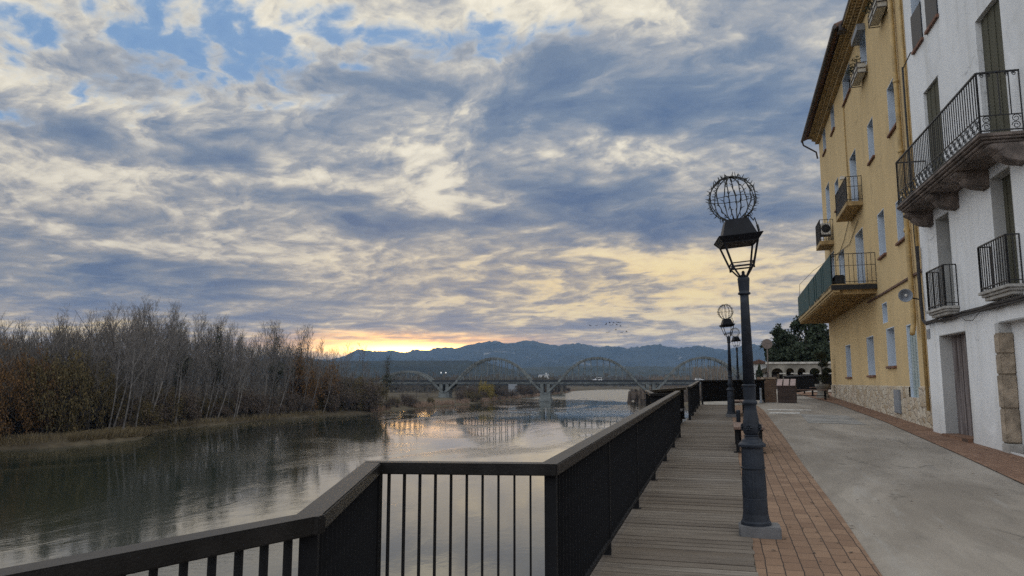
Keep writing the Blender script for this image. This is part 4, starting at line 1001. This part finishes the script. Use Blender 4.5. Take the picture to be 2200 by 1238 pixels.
# ------------------------------------------------------------------ arch bridge
BD = 356.0; BC = at_dist(1288, 822, BD); BA = radians(9.1)
BR = thing('arch_bridge', 'long grey concrete road bridge with tall bowstring arches', 'bridge', (BC.x, BC.y, 0), BA)
def bloc(x, y, z): return Vector((BC.x+x*cos(BA)-y*sin(BA), BC.y+x*sin(BA)+y*cos(BA), z))
ZD, Y0, Y1 = 1.75, 0.0, 8.2
m = MB(); m.box(-175, 150, Y0+.3, Y1-.3, ZD-.95, ZD-.25); m.box(-175, 150, Y0, Y1, ZD-.25, ZD)
for k in range(82): x = -173+k*4.0; m.box(x-.18, x+.18, Y0-.5, Y0+.3, ZD-.75, ZD-.25)
m.build('deck', 'bridge', BR)
for yy in (Y0+.05, Y1-.05):
    m = MB(); m.bar((-175, yy, ZD+1.0), (150, yy, ZD+1.0), .14, .12); m.bar((-175, yy, ZD+.47), (150, yy, ZD+.47), .08, .9)
    for k in range(110): m.box(-175+k*2.95-.08, -175+k*2.95+.08, yy-.07, yy+.07, ZD, ZD+1.0)
    m.build('parapet', 'bridgedark', BR)
def arch(xc, half_d, rise, leg, zspring, hang, n_h):
    for yy in (Y0+.45, Y1-.45):
        m = MB(); pts = []
        N = 28
        for i in range(N+1):
            x = -half_d+2*half_d*i/N; pts.append((xc+x, yy, ZD+rise*(1-(x/half_d)**2)*(1+.10*(x/half_d)**2)))
        pts = [(xc-leg, yy, zspring)]+pts+[(xc+leg, yy, zspring)]
        for p, q in zip(pts[:-1], pts[1:]):
            d_ = (Vector(q)-Vector(p)).normalized()*.12; m.bar(Vector(p)-d_, Vector(q)+d_, 1.0, 1.35, (0, 1, 0))
        m.build('arch_rib', 'bridge', BR)
        for k in range(n_h):
            x = -half_d*.80+1.6*half_d*k/(n_h-1); zt = ZD+rise*(1-(x/half_d)**2)*(1+.10*(x/half_d)**2)-.4
            MB().box(xc+x-.16, xc+x+.16, yy-.16, yy+.16, ZD, zt).build('hanger', 'bridge', BR)
    m = MB()
    for x in (-.45, -.15, .15, .45):
        zt = ZD+rise*(1-x*x)*(1+.10*x*x); m.box(xc+x*half_d-.3, xc+x*half_d+.3, Y0+.8, Y1-.8, zt-.3, zt+.3)
    m.build('cross_beam', 'bridge', BR)
for xc in (-51, -1, 49): arch(xc, 18.6, 11.5, 24.0, -3.2, 1, 11)
arch(-94.5, 13.2, 5.2, 18.5, -3.2, 1, 9); arch(99, 18.6, 11.5, 24, -3.2, 1, 11)
for x in (-75.5, -26, 24, 74):
    m = MB()
    for dx in (-1.5, 1.5): m.box(x+dx-.75, x+dx+.75, Y0+.2, Y1-.2, -3.4, ZD-.9)
    m.hexa([(x-3.0, Y0-1.2, -10.5), (x+3.0, Y0-1.2, -10.5), (x+3.0, Y1+1.2, -10.5), (x-3.0, Y1+1.2, -10.5), (x-2.4, Y0, -3.2), (x+2.4, Y0, -3.2), (x+2.4, Y1, -3.2), (x-2.4, Y1, -3.2)])
    m.box(x-3.1, x+3.1, Y0-1.6, Y1+1.6, -10.4, -7.0)
    m.build('pier', 'bridge', BR)
for x in (-115, -135, -155, 124, 144): MB().box(x-.9, x+.9, Y0+.4, Y1-.4, -9.5, ZD-.9).build('pier', 'bridge', BR)
lampm = bpy.data.materials.new('lamp_light'); lampm.use_nodes = True
e_ = lampm.node_tree.nodes['Principled BSDF']; e_.inputs['Emission Color'].default_value = (1, .97, .9, 1); e_.inputs['Emission Strength'].default_value = .35; e_.inputs['Base Color'].default_value = (.8, .8, .8, 1)
def blamp(x, label, h=4.2):
    t = thing('bridge_lamp', label, 'street lamp', bloc(x, .3, ZD), BA, 'small lamps on the bridge')
    MB().tube([(0, 0, 0), (0, 0, h)], .11, 6).build('pole', 'bridgedark', t); MB().lathe([(.1, h), (.28, h+.2), (.28, h+.5), (.1, h+.75)], n=10).build('head', lampm, t)
blamp(-77.0, 'left of the two small lit lamps on the bridge pier by the left bank'); blamp(-74.6, 'right of the two small lit lamps on the bridge pier by the left bank')
# cars crossing
def car(loc, rz, label, paint='carwhite', van=False):
    t = thing('parked_car' if False else 'car', label, 'car', loc, rz, 'cars crossing the bridge')
    L, W, H = (4.9, 1.9, 2.0) if van else (4.5, 1.8, 1.65)
    pr = [(-L/2, .35), (L/2, .35), (L/2, .75), (L/2-.12, .95), (L*.24, 1.08), (L*.10, H-.04), (L*.04, H), (-L/2+.35, H), (-L/2+.08, 1.10), (-L/2, .9)]
    m = MB(); m.prism(pr, 'y', -W/2, W/2); m.build('body', paint, t, bevel=.05)
    for yy in (-W/2-.012, W/2+.002):
        m = MB(); m.prism([(L*.19, 1.10), (L*.09, H-.12), (-.02, H-.12), (-.02, 1.10)], 'y', yy, yy+.01); m.prism([(-.10, 1.10), (-.10, H-.12), (-L/2+.42, H-.12), (-L/2+.22, 1.10)], 'y', yy, yy+.01)
        m.build('side_window', 'glass', t)
    for xx in (-L*.31, L*.31):
        for yy in (-W/2-.02, W/2-.2):
            w_ = MB().lathe([(.20, -.01), (.34, 0), (.34, .22), (.20, .23)], n=16).build('wheel', 'black', t); w_.rotation_euler = (-pi/2, 0, 0); w_.location = (xx, yy, .34)
    for xx, mt in ((L/2-.02, 'acwhite'), (-L/2-.01, 'panelred')):
        for yy in (-W/2+.2, W/2-.45): MB().box(xx, xx+.03, yy, yy+.25, .70, .85).build('headlight' if xx > 0 else 'tail_light', mt, t)
    return t
BZ = lambda px: tan(atan((px-1100)/FPX)-radians(6.78))*BD
car(bloc(BZ(1283), 3.0, ZD+.25), BA+pi, 'white estate car in the middle of the bridge, under the right-hand full arch', van=True)
car(bloc(BZ(1505), 5.4, ZD+.2), BA, 'white car on the bridge close to the distant lamp posts at the right')
# the low pale girder bridge behind
GBD = 452.0; g0, g1 = at_dist(800, 822, GBD), at_dist(1480, 822, GBD)
t = thing('girder_bridge', 'low pale girder bridge behind the arch bridge, with a bluish block of an abutment', 'bridge', (g0.x, g0.y, 0), atan2(g1.y-g0.y, g1.x-g0.x)); GL = (g1-g0).length
MB().box(0, GL, 0, 4, 1.6-.9, 1.6-.15).build('girder', 'carwhite', t); MB().box(0, GL, .2, 3.8, 1.6-1.7, 1.6-.9-.002).build('underside', 'bridgedark', t)
xa = GL*(1094-800)/680; MB().box(xa, xa+5.2, -.6, 4.6, -9, .695).build('abutment', 'metalgrey', t)
MB().box(GL*.30, GL*.30+1.2, .5, 3.5, -10, -.1).build('pier', 'bridge', t)
# white farmhouse on the slope and the tower lights far off
p = at_dist(1166, 811.5, 1150); t = thing('white_farmhouse', 'small white house on the slope beyond the bridge', 'house', p, -YAW)
MB().box(-7.5, 7, 0, 8, -14, 3.6).build('wall', 'housewhite', t); m = MB(); m.prism([(-8, 3.6), (7.5, 3.6), (6, 5.0), (-6.5, 5.0)], 'y', -.4, 8.4); m.build('roof', 'metalgrey', t)
for xx in (-5, -1.5, 2, 5): MB().box(xx-.5, xx+.5, -.03, 0, .6, 2.4).build('window', 'glass', t)
MB().box(4.5, 6, 1, 2.5, 5, 7.4).build('chimney', 'housewhite', t)
# birds over the ridge
rd = random.Random(21)
bm0 = None
for k, (px, py) in enumerate([(1268, 700), (1282, 700), (1310, 694), (1314, 699), (1318, 694), (1325, 698), (1331, 694), (1333, 701), (1306, 715), (1323, 709), (1336, 715), (1346, 713), (1327, 693), (1302, 697)]):
    pos = at_dist(px, py, 300)
    if bm0 is None:
        m = MB(); m.hexa([(-.10, -.35, -.07), (.10, -.35, -.07), (.12, .30, -.06), (-.12, .30, -.06), (-.05, -.42, .07), (.05, -.42, .07), (.08, .35, .08), (-.08, .35, .08)])
        for s_ in (-1, 1): m.add([(s_*.06, -.18, .03), (s_*.06, .18, .03), (s_*.55, .10, .26), (s_*.95, -.05, .14), (s_*.5, -.2, .22)], [(0, 1, 2, 3, 4)])
        b0 = m.build('bird', 'black', fix=False); bm0 = b0
        o = b0
    else: o = bm0.copy(); COL.objects.link(o)
    o.location = pos; o.rotation_euler = (0, rd.uniform(-.4, .4), rd.uniform(0, 6))
    tag(o, 'tiny dark bird in the flock over the mountain ridge', 'bird', 'birds in flight over the ridge')

# ------------------------------------------------------------------ trees
def segs_mesh(name, segs, mat, extra=None):
    a = np.array([s[0] for s in segs], float); b = np.array([s[1] for s in segs], float); r0 = np.array([s[2] for s in segs])[:, None]; r1 = np.array([s[3] for s in segs])[:, None]
    d = b-a; d /= np.maximum(np.linalg.norm(d, axis=1, keepdims=True), 1e-6)
    ref = np.where(np.abs(d[:, 2:3]) < .9, np.array([[0, 0, 1.]]), np.array([[1., 0, 0]]))
    u = np.cross(d, ref); u /= np.linalg.norm(u, axis=1, keepdims=True); v = np.cross(d, u)
    n = len(segs); P = np.empty((n, 6, 3))
    for k in range(3):
        c, s_ = cos(2*pi*k/3), sin(2*pi*k/3); o = u*c+v*s_
        P[:, k] = a+o*r0; P[:, 3+k] = b+o*r1
    base = (np.arange(n)*6)[:, None]
    F = np.concatenate([base+np.array([[k, (k+1) % 3, 3+(k+1) % 3, 3+k]]) for k in range(3)], 0)
    me = bpy.data.meshes.new(name); me.from_pydata(P.reshape(-1, 3).tolist(), [], F.tolist()); me.materials.append(M[mat])
    return me
def grow(seed, H, lean, spread=.42, first=.34, n1=15, fine=1.0, bow=.05):
    rd = random.Random(seed); tr, tw = [], []
    pts = []; x = y = 0.0; wob = (rd.uniform(-1, 1), rd.uniform(-1, 1))
    for i in range(11):
        t = i/10; pts.append(Vector((lean*H*t*(1-.25*t)+bow*H*.3*sin(t*4+wob[0]), bow*H*.3*sin(t*3.1+wob[1]*3), H*t)))
    R0 = H*.0105
    for i in range(10): tr.append((pts[i], pts[i+1], R0*(1-.088*i)*(1.25 if i == 0 else 1), R0*(1-.088*(i+1))))
    def at(t): f = t*10; i = min(int(f), 9); return pts[i].lerp(pts[i+1], f-i)
    def branch(p, d, L, r, lvl):
        nseg = 3 if lvl < 3 else 2; q = p; up = .16 if lvl == 1 else .10
        ps = [p]
        for k in range(nseg):
            d = (d+Vector((rd.gauss(0, .13), rd.gauss(0, .13), up+rd.gauss(0, .08)))).normalized(); q2 = q+d*L/nseg
            (tr if lvl == 1 and k == 0 else tw).append((q, q2, r*(1-.3*k), r*(1-.3*(k+1)))); q = q2; ps.append(q)
        if lvl >= 4: return
        nc = {1: 7, 2: 5, 3: 3}[lvl]
        for k in range(int(nc*fine+rd.random())):
            t = .25+.75*(k+rd.random())/nc; t = min(t, .99); i = min(int(t*nseg), nseg-1); b = ps[i].lerp(ps[i+1], t*nseg-i)
            sd_v = Vector((rd.gauss(0, 1), rd.gauss(0, 1), rd.gauss(.25, .7))).normalized(); dd = (d*.95+sd_v*.75).normalized()
            branch(b, dd, L*rd.uniform(.34, .58)*(1.05-.3*t), max(r*.5, .011), lvl+1)
    for k in range(n1):
        t = first+(1-first)*((k+rd.random())/n1)**.9; az_ = k*2.4+rd.uniform(-.5, .5); b = at(min(t, .99))
        d = Vector((cos(az_)*spread, sin(az_)*spread, .55+.5*t)).normalized(); L = H*(.30-.17*(t-first)/(1-first))*rd.uniform(.75, 1.25)
        branch(b, d, L, R0*(.42-.2*t), 1)
    return tr, tw
PROTO = {}
def proto(kind, i):
    if (kind, i) in PROTO: return PROTO[(kind, i)]
    sd0 = hash((kind, i)) if False else {'tall': 100, 'lean': 200, 'small': 300, 'ivy': 400}[kind]+i
    a = {'tall': dict(H=20, lean=(-.02, .05, .09, -.05, .03)[i % 5], spread=.46, first=.36, n1=17), 'lean': dict(H=20, lean=(.16, .26, .08, .20, .30, .12)[i % 6], spread=.40, first=.42, n1=12, fine=.85),
         'small': dict(H=20, lean=(.05, -.08, .12)[i % 3], spread=.75, first=.18, n1=16), 'ivy': dict(H=20, lean=(.04, -.04)[i % 2], spread=.6, first=.25, n1=15)}[kind]
    tr, tw = grow(sd0, **a)
    t1 = segs_mesh('trunk', tr, 'bark' if kind == 'lean' else 'twig' if kind == 'tall' else 'twigdark'); t2 = segs_mesh('crown', tw, 'twig' if kind != 'ivy' else 'twigdark')
    extra = None
    if kind == 'ivy':
        m = MB(); rd = random.Random(sd0)
        for (p, q, r, r2) in tr:
            for _ in range(12):
                c = p.lerp(q, rd.random()); leafmesh(m, 1, c, (.9, .9, .7), .42, rd)
        for (p, q, r, r2) in tw[:420]:
            if rd.random() < .5: leafmesh(m, 3, p, (.6, .6, .5), .40, rd)
        e = m.build('ivy_tmp', 'ivy', fix=False); extra = e.data; bpy.data.objects.remove(e)
    PROTO[(kind, i)] = (t1, t2, extra); return PROTO[(kind, i)]
def plant(name, kind, i, loc, h, rz, label, group, flip=1):
    t1, t2, ex = proto(kind, i); t = thing(name, label, 'tree', loc, rz, group); s_ = h/20.0; t.scale = (s_, s_, s_)
    for nm, me in (('trunk', t1), ('crown', t2)): o = bpy.data.objects.new(nm, me); COL.objects.link(o); o.parent = t
    if ex: o = bpy.data.objects.new('ivy', ex); COL.objects.link(o); o.parent = t
    return t
shy = lambda px: float(np.interp(px, [s[0] for s in SHORE], [s[1] for s in SHORE]))
TOPS = [(-400, 640), (-160, 690), (-40, 700), (20, 690), (60, 702), (85, 690), (110, 670), (150, 678), (200, 664), (240, 668), (300, 655), (345, 664), (400, 684), (470, 682), (540, 702), (610, 698), (650, 712), (690, 738), (715, 752), (740, 775)]
topy = lambda px: float(np.interp(px, [s[0] for s in TOPS], [s[1] for s in TOPS]))
def behind(px, back):
    p = at_z(px, shy(px), WZ); r = Vector((p.x, p.y, 0)).normalized(); q = p+r*back; q.z = bank_z(q)-.15; return q
def h_to(q, px, py, k=1.0):   # height that carries a crown from q up to that line of sight
    return k*(at_dist(px, py, hypot(q.x, q.y)).z-q.z)
rd = random.Random(77)
LEAN_DIR = YAW        # local +x of the leaning kind points to the viewer's right
k = 0
for px in np.arange(-230, 726, 15.5):
    px += rd.uniform(-6, 6); q = behind(px, rd.uniform(14, 42)); h = h_to(q, px, topy(px)+rd.choice((-6, 2, 14, 30))+rd.uniform(-5, 5), .90)
    zone = 'left' if px < 90 else ('mid' if px < 420 else 'right')
    plant('bare_tree', 'tall', k % 5, q, h, rd.uniform(-.6, .6)+YAW, {'left': 'tall bare tree at the left end of the wood, rising behind the rust-coloured bushes', 'mid': 'tall bare tree with a fanned twiggy top on the highest part of the wood', 'right': 'tall bare tree in the right half of the wood, where its top line falls'}[zone], {'left': 'bare trees at the left end of the wood', 'mid': 'bare trees on the high part of the wood', 'right': 'bare trees in the falling right half of the wood'}[zone]); k += 1
for px in list(np.arange(228, 500, 15))+list(np.arange(505, 705, 23)):
    px += rd.uniform(-5, 5); q = behind(px, rd.uniform(2.0, 11)); h = h_to(q, px, topy(px)+rd.uniform(25, 95))
    plant('leaning_tree', 'lean', rd.randrange(6), q, h, YAW+rd.uniform(-.7, .7), 'slender pale-barked bare tree leaning right at the water edge of the wood', 'pale leaning trees at the edge of the wood'); k += 1
for px in np.arange(-120, 735, 13):
    px += rd.uniform(-7, 7); q = behind(px, rd.uniform(8, 24)); h = h_to(q, px, topy(px)+rd.uniform(35, 110), .92)
    plant('bushy_tree', 'small', rd.randrange(3), q, h, rd.uniform(0, 6), 'low spreading bare tree filling the inside of the wood', 'spreading bare trees inside the wood')
for px, back, py in ((372, 12, 700), (455, 16, 706), (590, 14, 728), (640, 12, 740)):
    q = behind(px, back); plant('ivy_tree', 'ivy', int(px) % 2, q, h_to(q, px, py), px*.37, 'dark ivy-clad tree among the bare trees of the wood', 'ivy-clad trees in the wood')
# trees along the bank between the wood and the bridge
for px, back, py, kind, lab in ((742, 10, 757, 'tall', 'bare tree whose top stands against the mountain, just right of the wood'), (772, 22, 752, 'small', 'wide pale bare tree with its top against the mountain near the bank bend'), (758, 6, 800, 'small', 'low bare tree in front of the wide pale one near the bank bend'),
                                (806, 9, 800, 'small', 'small bare tree between the two higher ones right of the wood'), (832, 10, 771, 'ivy', 'dark knotty ivy-covered tree standing left of the smallest bridge arch'), (862, 9, 812, 'small', 'bare tree in front of the smallest bridge arch'), (893, 12, 812, 'small', 'grey bare tree right of the knotty ivy tree, in front of the bridge deck'),
                                (728, 8, 775, 'small', 'low spreading bare tree at the foot of the wood on the bank bend'), (786, 14, 782, 'small', 'bare tree just left of the knotty ivy tree, standing farther back'), (918, 14, 830, 'small', 'low bare tree left of the first bridge pier')):
    q = behind(px, back); plant('bank_tree', kind, int(px) % 2, q, h_to(q, px, py), px*.7, lab, 'separate trees on the bank before the bridge')

BUSH = {}
def bush_mesh(kind, i):
    if (kind, i) in BUSH: return BUSH[(kind, i)]
    rd = random.Random(900+i*7+len(kind)); m = MB(); st = []
    for c in range(9):
        a = rd.uniform(0, 6.3); rr_ = rd.random()**.5*.62; cx, cy = rr_*cos(a), rr_*sin(a); hh = rd.uniform(.35, .95)*(1-.35*rr_)
        st.append((Vector((cx*.25, cy*.25, 0)), Vector((cx, cy, hh*.9)), .018, .006))
        for _ in range(26):
            b = Vector((cx, cy, hh))+Vector((rd.gauss(0, .2), rd.gauss(0, .2), rd.gauss(0, .16)))
            if b.z < .03: b.z = .05
            st.append((Vector((cx*.7, cy*.7, hh*.55)), b, .009, .004))
            leafmesh(m, 24, b, (.14, .14, .13), .052, rd)
    l = m.build('tmp', kind, fix=False); me = l.data; bpy.data.objects.remove(l)
    BUSH[(kind, i)] = (segs_mesh('stems', st, 'twigdark'), me); return BUSH[(kind, i)]
def bush(kind, i, loc, w_, h, rz, label, group, name='shrub'):
    a, b = bush_mesh(kind, i); t = thing(name, label, 'shrub', loc, rz, group); t.scale = (w_, w_, h)
    for nm, me in (('stems', a), ('foliage', b)): o = bpy.data.objects.new(nm, me); COL.objects.link(o); o.parent = t
    return t
for px in np.arange(-190, 110, 21):
    q = behind(px+rd.uniform(-8, 8), rd.uniform(6, 22)); h = h_to(q, px, rd.uniform(752, 815)); bush('rust', rd.randrange(3), q, h*.42, h, rd.uniform(0, 6), 'tall rust-brown leafy bush at the left end of the wood', 'rust-brown bushes at the left end')
for px in np.arange(80, 260, 19):
    q = behind(px+rd.uniform(-8, 8), rd.uniform(8, 22)); h = h_to(q, px, rd.uniform(768, 845)); bush('olive', rd.randrange(3), q, h*.42, h, rd.uniform(0, 6), 'olive-brown leafy bush under the bare trees, between the rust ones and the leaning trunks', 'olive-brown bushes under the wood')
for px in np.arange(262, 720, 17):
    q = behind(px+rd.uniform(-8, 8), rd.uniform(5, 16)); h = h_to(q, px, rd.uniform(838, 890)); bush('brush' if rd.random() < .7 else 'olive', rd.randrange(3), q, h*.7, h, rd.uniform(0, 6), 'low dark undergrowth bush between the trunks at the water edge', 'low bushes among the trunks')
for px, py in ((655, 775), (690, 785), (712, 815)):
    q = behind(px, 9); h = h_to(q, px, py); bush('rust', int(px) % 3, q, h*.4, h, px, 'reddish brown bush at the right end of the wood', 'reddish bushes at the right end of the wood')
for px in np.arange(712, 935, 9):
    px += rd.uniform(-4, 4); q = behind(px, rd.uniform(3, 14)); h = h_to(q, px, rd.uniform(806, 866) if px < 800 else rd.uniform(848, 870) if px < 880 else rd.uniform(850, 863)); bush(rd.choice(('brush', 'brush', 'olive')), rd.randrange(3), q, h*.62, h, rd.uniform(0, 6), 'low brown bush on the bank before the first bridge pier', 'brown bushes on the bank before the bridge')
for px in np.arange(985, 1160, 11):
    px += rd.uniform(-4, 4); q = behind(px, rd.uniform(8, 30)); h = h_to(q, px, rd.uniform(829, 844)); bush('brush', rd.randrange(3), q, h*.8, h, rd.uniform(0, 6), 'dark brush on the bank under the middle bridge arch', 'dark bushes under the bridge')
for px in np.arange(1165, 1225, 9):
    q = behind(px, rd.uniform(6, 20)); h = h_to(q, px, rd.uniform(832, 838)); bush('brush', rd.randrange(3), q, h*.9, h, rd.uniform(0, 6), 'dark brush on the bank tongue right of the bridge pier in the water', 'dark bushes beyond the bridge pier')
q = behind(1049, 9); h = h_to(q, 1049, 822); bush('gold', 1, q, h*.62, h, .3, 'rounded yellow-green tree under the middle bridge arch', None, 'golden_tree') 
q = behind(1018, 9); h = h_to(q, 1018, 839); bush('olive', 2, q, h*.9, h, .3, 'dull olive bush left of the yellow-green tree', None, 'olive_shrub')

# undergrowth: a thicket nobody could count
def blades(name, pts, mat, hmin, hmax, wdt, lean_=.25, seed=1):
    rg = np.random.default_rng(seed); P = np.array(pts); n = len(P); H_ = rg.uniform(hmin, hmax, n); A = rg.uniform(0, 2*pi, n)
    dx, dy = np.cos(A)*wdt/2, np.sin(A)*wdt/2; lx, ly = rg.normal(0, lean_, n)*H_, rg.normal(0, lean_, n)*H_
    V_ = np.empty((n, 4, 3)); V_[:, 0] = P+np.c_[dx, dy, 0*dx]; V_[:, 1] = P-np.c_[dx, dy, 0*dx]
    V_[:, 2] = P+np.c_[lx-dx*.5, ly-dy*.5, H_]; V_[:, 3] = P+np.c_[lx+dx*.5, ly+dy*.5, H_]
    F = (np.arange(n)*4)[:, None]+np.array([[0, 1, 2, 3]])
    me = bpy.data.meshes.new(name); me.from_pydata(V_.reshape(-1, 3).tolist(), [], F.tolist()); me.materials.append(M[mat])
    o = bpy.data.objects.new(name, me); COL.objects.link(o); return stuff(o)
pts = []
for _ in range(26000):
    px = rd.uniform(-300, 735); q = behind(px, 9+rd.random()**.8*55); hh = h_to(q, px, topy(px)+58)*rd.random()**1.1; pts.append((q.x, q.y, q.z+max(0, hh)))
blades('thicket', pts, 'thicket', 1.5, 4.5, .10, .45, 2)
pts = []
for _ in range(9000):
    px = rd.uniform(150, 330)*1.0; q = behind(px, rd.uniform(.3, 7)*(.4+.6*min(1, (px-150)/120))); pts.append((q.x, q.y, q.z))
for _ in range(5000):
    px = rd.uniform(-200, 700); q = behind(px, rd.uniform(.2, 4)); pts.append((q.x, q.y, q.z))
blades('bank_grass', pts, 'sedge', .4, 1.5, .07, .3, 3)
pts = []
for _ in range(15000):
    px = rd.uniform(775, 1235); q = behind(px, rd.uniform(.5, 12)*(1+.5*sin(px*.09)+.4*sin(px*.23))); pts.append((q.x, q.y, q.z))
pts = [p for p in pts if mnoise.noise(Vector((p[0]*.09, p[1]*.09, 1.0)))+.5*mnoise.noise(Vector((p[0]*.3, p[1]*.3, 4.0))) > -.12]
blades('reed_bed', pts, 'reed', .3, 1.9, .13, .28, 4)
# far-off woods beyond the bridge
def wood(name, pxs, d0, d1, h0, h1, mat, n, seed, zb=-5.0, lw=(1.2, 3.2)):
    rg = random.Random(seed); m = MB()
    for _ in range(n):
        px = rg.uniform(*pxs); D = rg.uniform(d0, d1); b = at_dist(px, 822, D); h = rg.uniform(h0, h1)
        for _ in range(5):
            w_ = rg.uniform(*lw)*.5; z = zb+h*rg.random()**.7; ox, oy = rg.uniform(-2, 2), rg.uniform(-2, 2); hh = rg.uniform(1, 2.6)
            a = rg.uniform(0, 6.3); dx, dy = cos(a)*w_, sin(a)*w_
            m.add([(b.x+ox-dx, b.y+oy-dy, z-hh*.6), (b.x+ox+dx, b.y+oy+dy, z-hh*.6), (b.x+ox+dx*.4, b.y+oy+dy*.4, z+hh), (b.x+ox-dx*.4, b.y+oy-dy*.4, z+hh)], [(0, 1, 2, 3)])
    return stuff(m.build(name, mat, fix=False))
wood('distant_wood', (700, 1212), 520, 900, 5, 11, 'farwood', 1900, 1)
wood('distant_wood', (1230, 1700), 1060, 1500, 8, 15, 'farwood', 1600, 2, -4)
wood('distant_wood', (1358, 1560), 330, 480, 1, 3.4, 'brush', 500, 3, -7.2)
wood('distant_wood', (820, 1640), 1100, 1900, 10, 22, 'farwood', 1700, 6, -4)
wood('poplar_grove', (1490, 1562), 640, 760, 12, 21, 'farpoplar', 520, 4, -5, (.5, 1.2))
wood('poplar_grove', (1395, 1480), 760, 900, 8, 14, 'farpoplar', 300, 5, -5, (.5, 1.2))

# evergreen mass over the arcade: separate crowns
def evergreen(px, py_top, wpx, D, label, seed, conif=False):
    b = at_dist(px, 822, D); topz = at_dist(px, py_top, D).z; z0 = 2.6; H = topz-z0; wr = wpx/FPX*D
    t = thing('evergreen_tree', label, 'tree', (b.x, b.y, z0), 0, 'dark evergreens above the arcade'); rd = random.Random(seed)
    st = [(Vector((0, 0, -1)), Vector((0, 0, H*.8)), .28, .05)]; m = MB()
    for c in range(26):
        tt = rd.uniform(.08, 1.0); wt = wr*(sin(pi*min(1, .18+.80*tt))**.8 if not conif else (1.05-tt)); a = rd.uniform(0, 6.3); rr_ = rd.random()**.5*wt
        c0 = Vector((rr_*cos(a), rr_*sin(a)*.8, H*tt*.97)); st.append((Vector((0, 0, H*tt*.7)), c0, .09, .02))
        leafmesh(m, 150, c0, (wr*.34, wr*.34, H*.12), .34, rd)
        for _ in range(5):
            e = c0+Vector((rd.gauss(0, wr*.3), rd.gauss(0, wr*.3), rd.gauss(.1, H*.1))); st.append((c0, e, .03, .01)); leafmesh(m, 16, e, (.3, .3, .3), .26, rd)
    o = bpy.data.objects.new('trunk', segs_mesh('trunk', st, 'twigdark')); COL.objects.link(o); o.parent = t
    m.build('crown', 'evergreen', t, fix=False)
evergreen(1676, 712, 24, 76, 'dark evergreen with a pointed top, leftmost above the arcade', 1)
evergreen(1703, 722, 24, 80, 'rounded dark evergreen right of the pointed one above the arcade', 2)
evergreen(1737, 672, 34, 74, 'tallest dark evergreen, rising to the teal balcony above the arcade', 3)
evergreen(1775, 690, 34, 82, 'dark evergreen at the corner of the yellow house above the arcade', 4)
evergreen(1690, 752, 34, 72, 'low dark evergreen mass resting on the arcade, left part', 5)
evergreen(1750, 745, 34, 71, 'low dark evergreen mass resting on the arcade, right part', 6)
MB().box(kx(1652), kx(1840), AY+.8, AY+40, 2.5, 2.9).build('terrace_ground', 'land')
bpy.data.objects['terrace_ground']['kind'] = 'structure'
t = thing('conifer', 'small dark conifer at the far left end of the arcade', 'tree', at_dist(1633, 835, 70), 0)
m = MB(); rd = random.Random(9)
for k in range(14): leafmesh(m, 60, (0, 0, .9+k*.085), (.42*(1-k/15), .42*(1-k/15), .2), .16, rd)
m.build('crown', 'evergreen', t, fix=False); MB().tube([(0, 0, -.3), (0, 0, 1.9)], .05, 5).build('trunk', 'twigdark', t)

# dead leaves blown along the brick strip and the kerb line of the pavement
rl = random.Random(31); m = MB()
for _ in range(260):
    if rl.random() < .6: x, y = rl.uniform(.22, 1.25)**1.0, rl.uniform(4.5, 26)
    elif rl.random() < .6: x, y = 4.75-rl.random()**2*.5, rl.uniform(9, 34)
    else: x, y = rl.uniform(1.2, 3.8), rl.uniform(5, 24)
    a = rl.uniform(0, 6.3); s_ = rl.uniform(.012, .032); z = gz(y)+.008
    dx, dy = cos(a)*s_, sin(a)*s_; m.add([(x-dx, y-dy, z), (x+dy*.5, y-dx*.5, z+rl.uniform(.002, .012)), (x+dx, y+dy, z+.004), (x-dy*.5, y+dx*.5, z+rl.uniform(.001, .01))], [(0, 1, 2, 3)])
stuff(m.build('fallen_leaves', 'brush', fix=False))
# ------------------------------------------------------------------ air
hm = bpy.data.materials.new('haze'); hm.use_nodes = True; n_ = hm.node_tree.nodes; n_.clear()
o_ = n_.new('ShaderNodeOutputMaterial'); pv = n_.new('ShaderNodeVolumePrincipled'); pv.inputs['Color'].default_value = (.36, .60, 1.0, 1); pv.inputs['Density'].default_value = 5.8e-5; pv.inputs['Anisotropy'].default_value = .2
hm.node_tree.links.new(pv.outputs[0], o_.inputs['Volume'])
hb = MB().box(-9000, 9000, -400, 8600, -11.5, 420).build('haze', hm); stuff(hb)
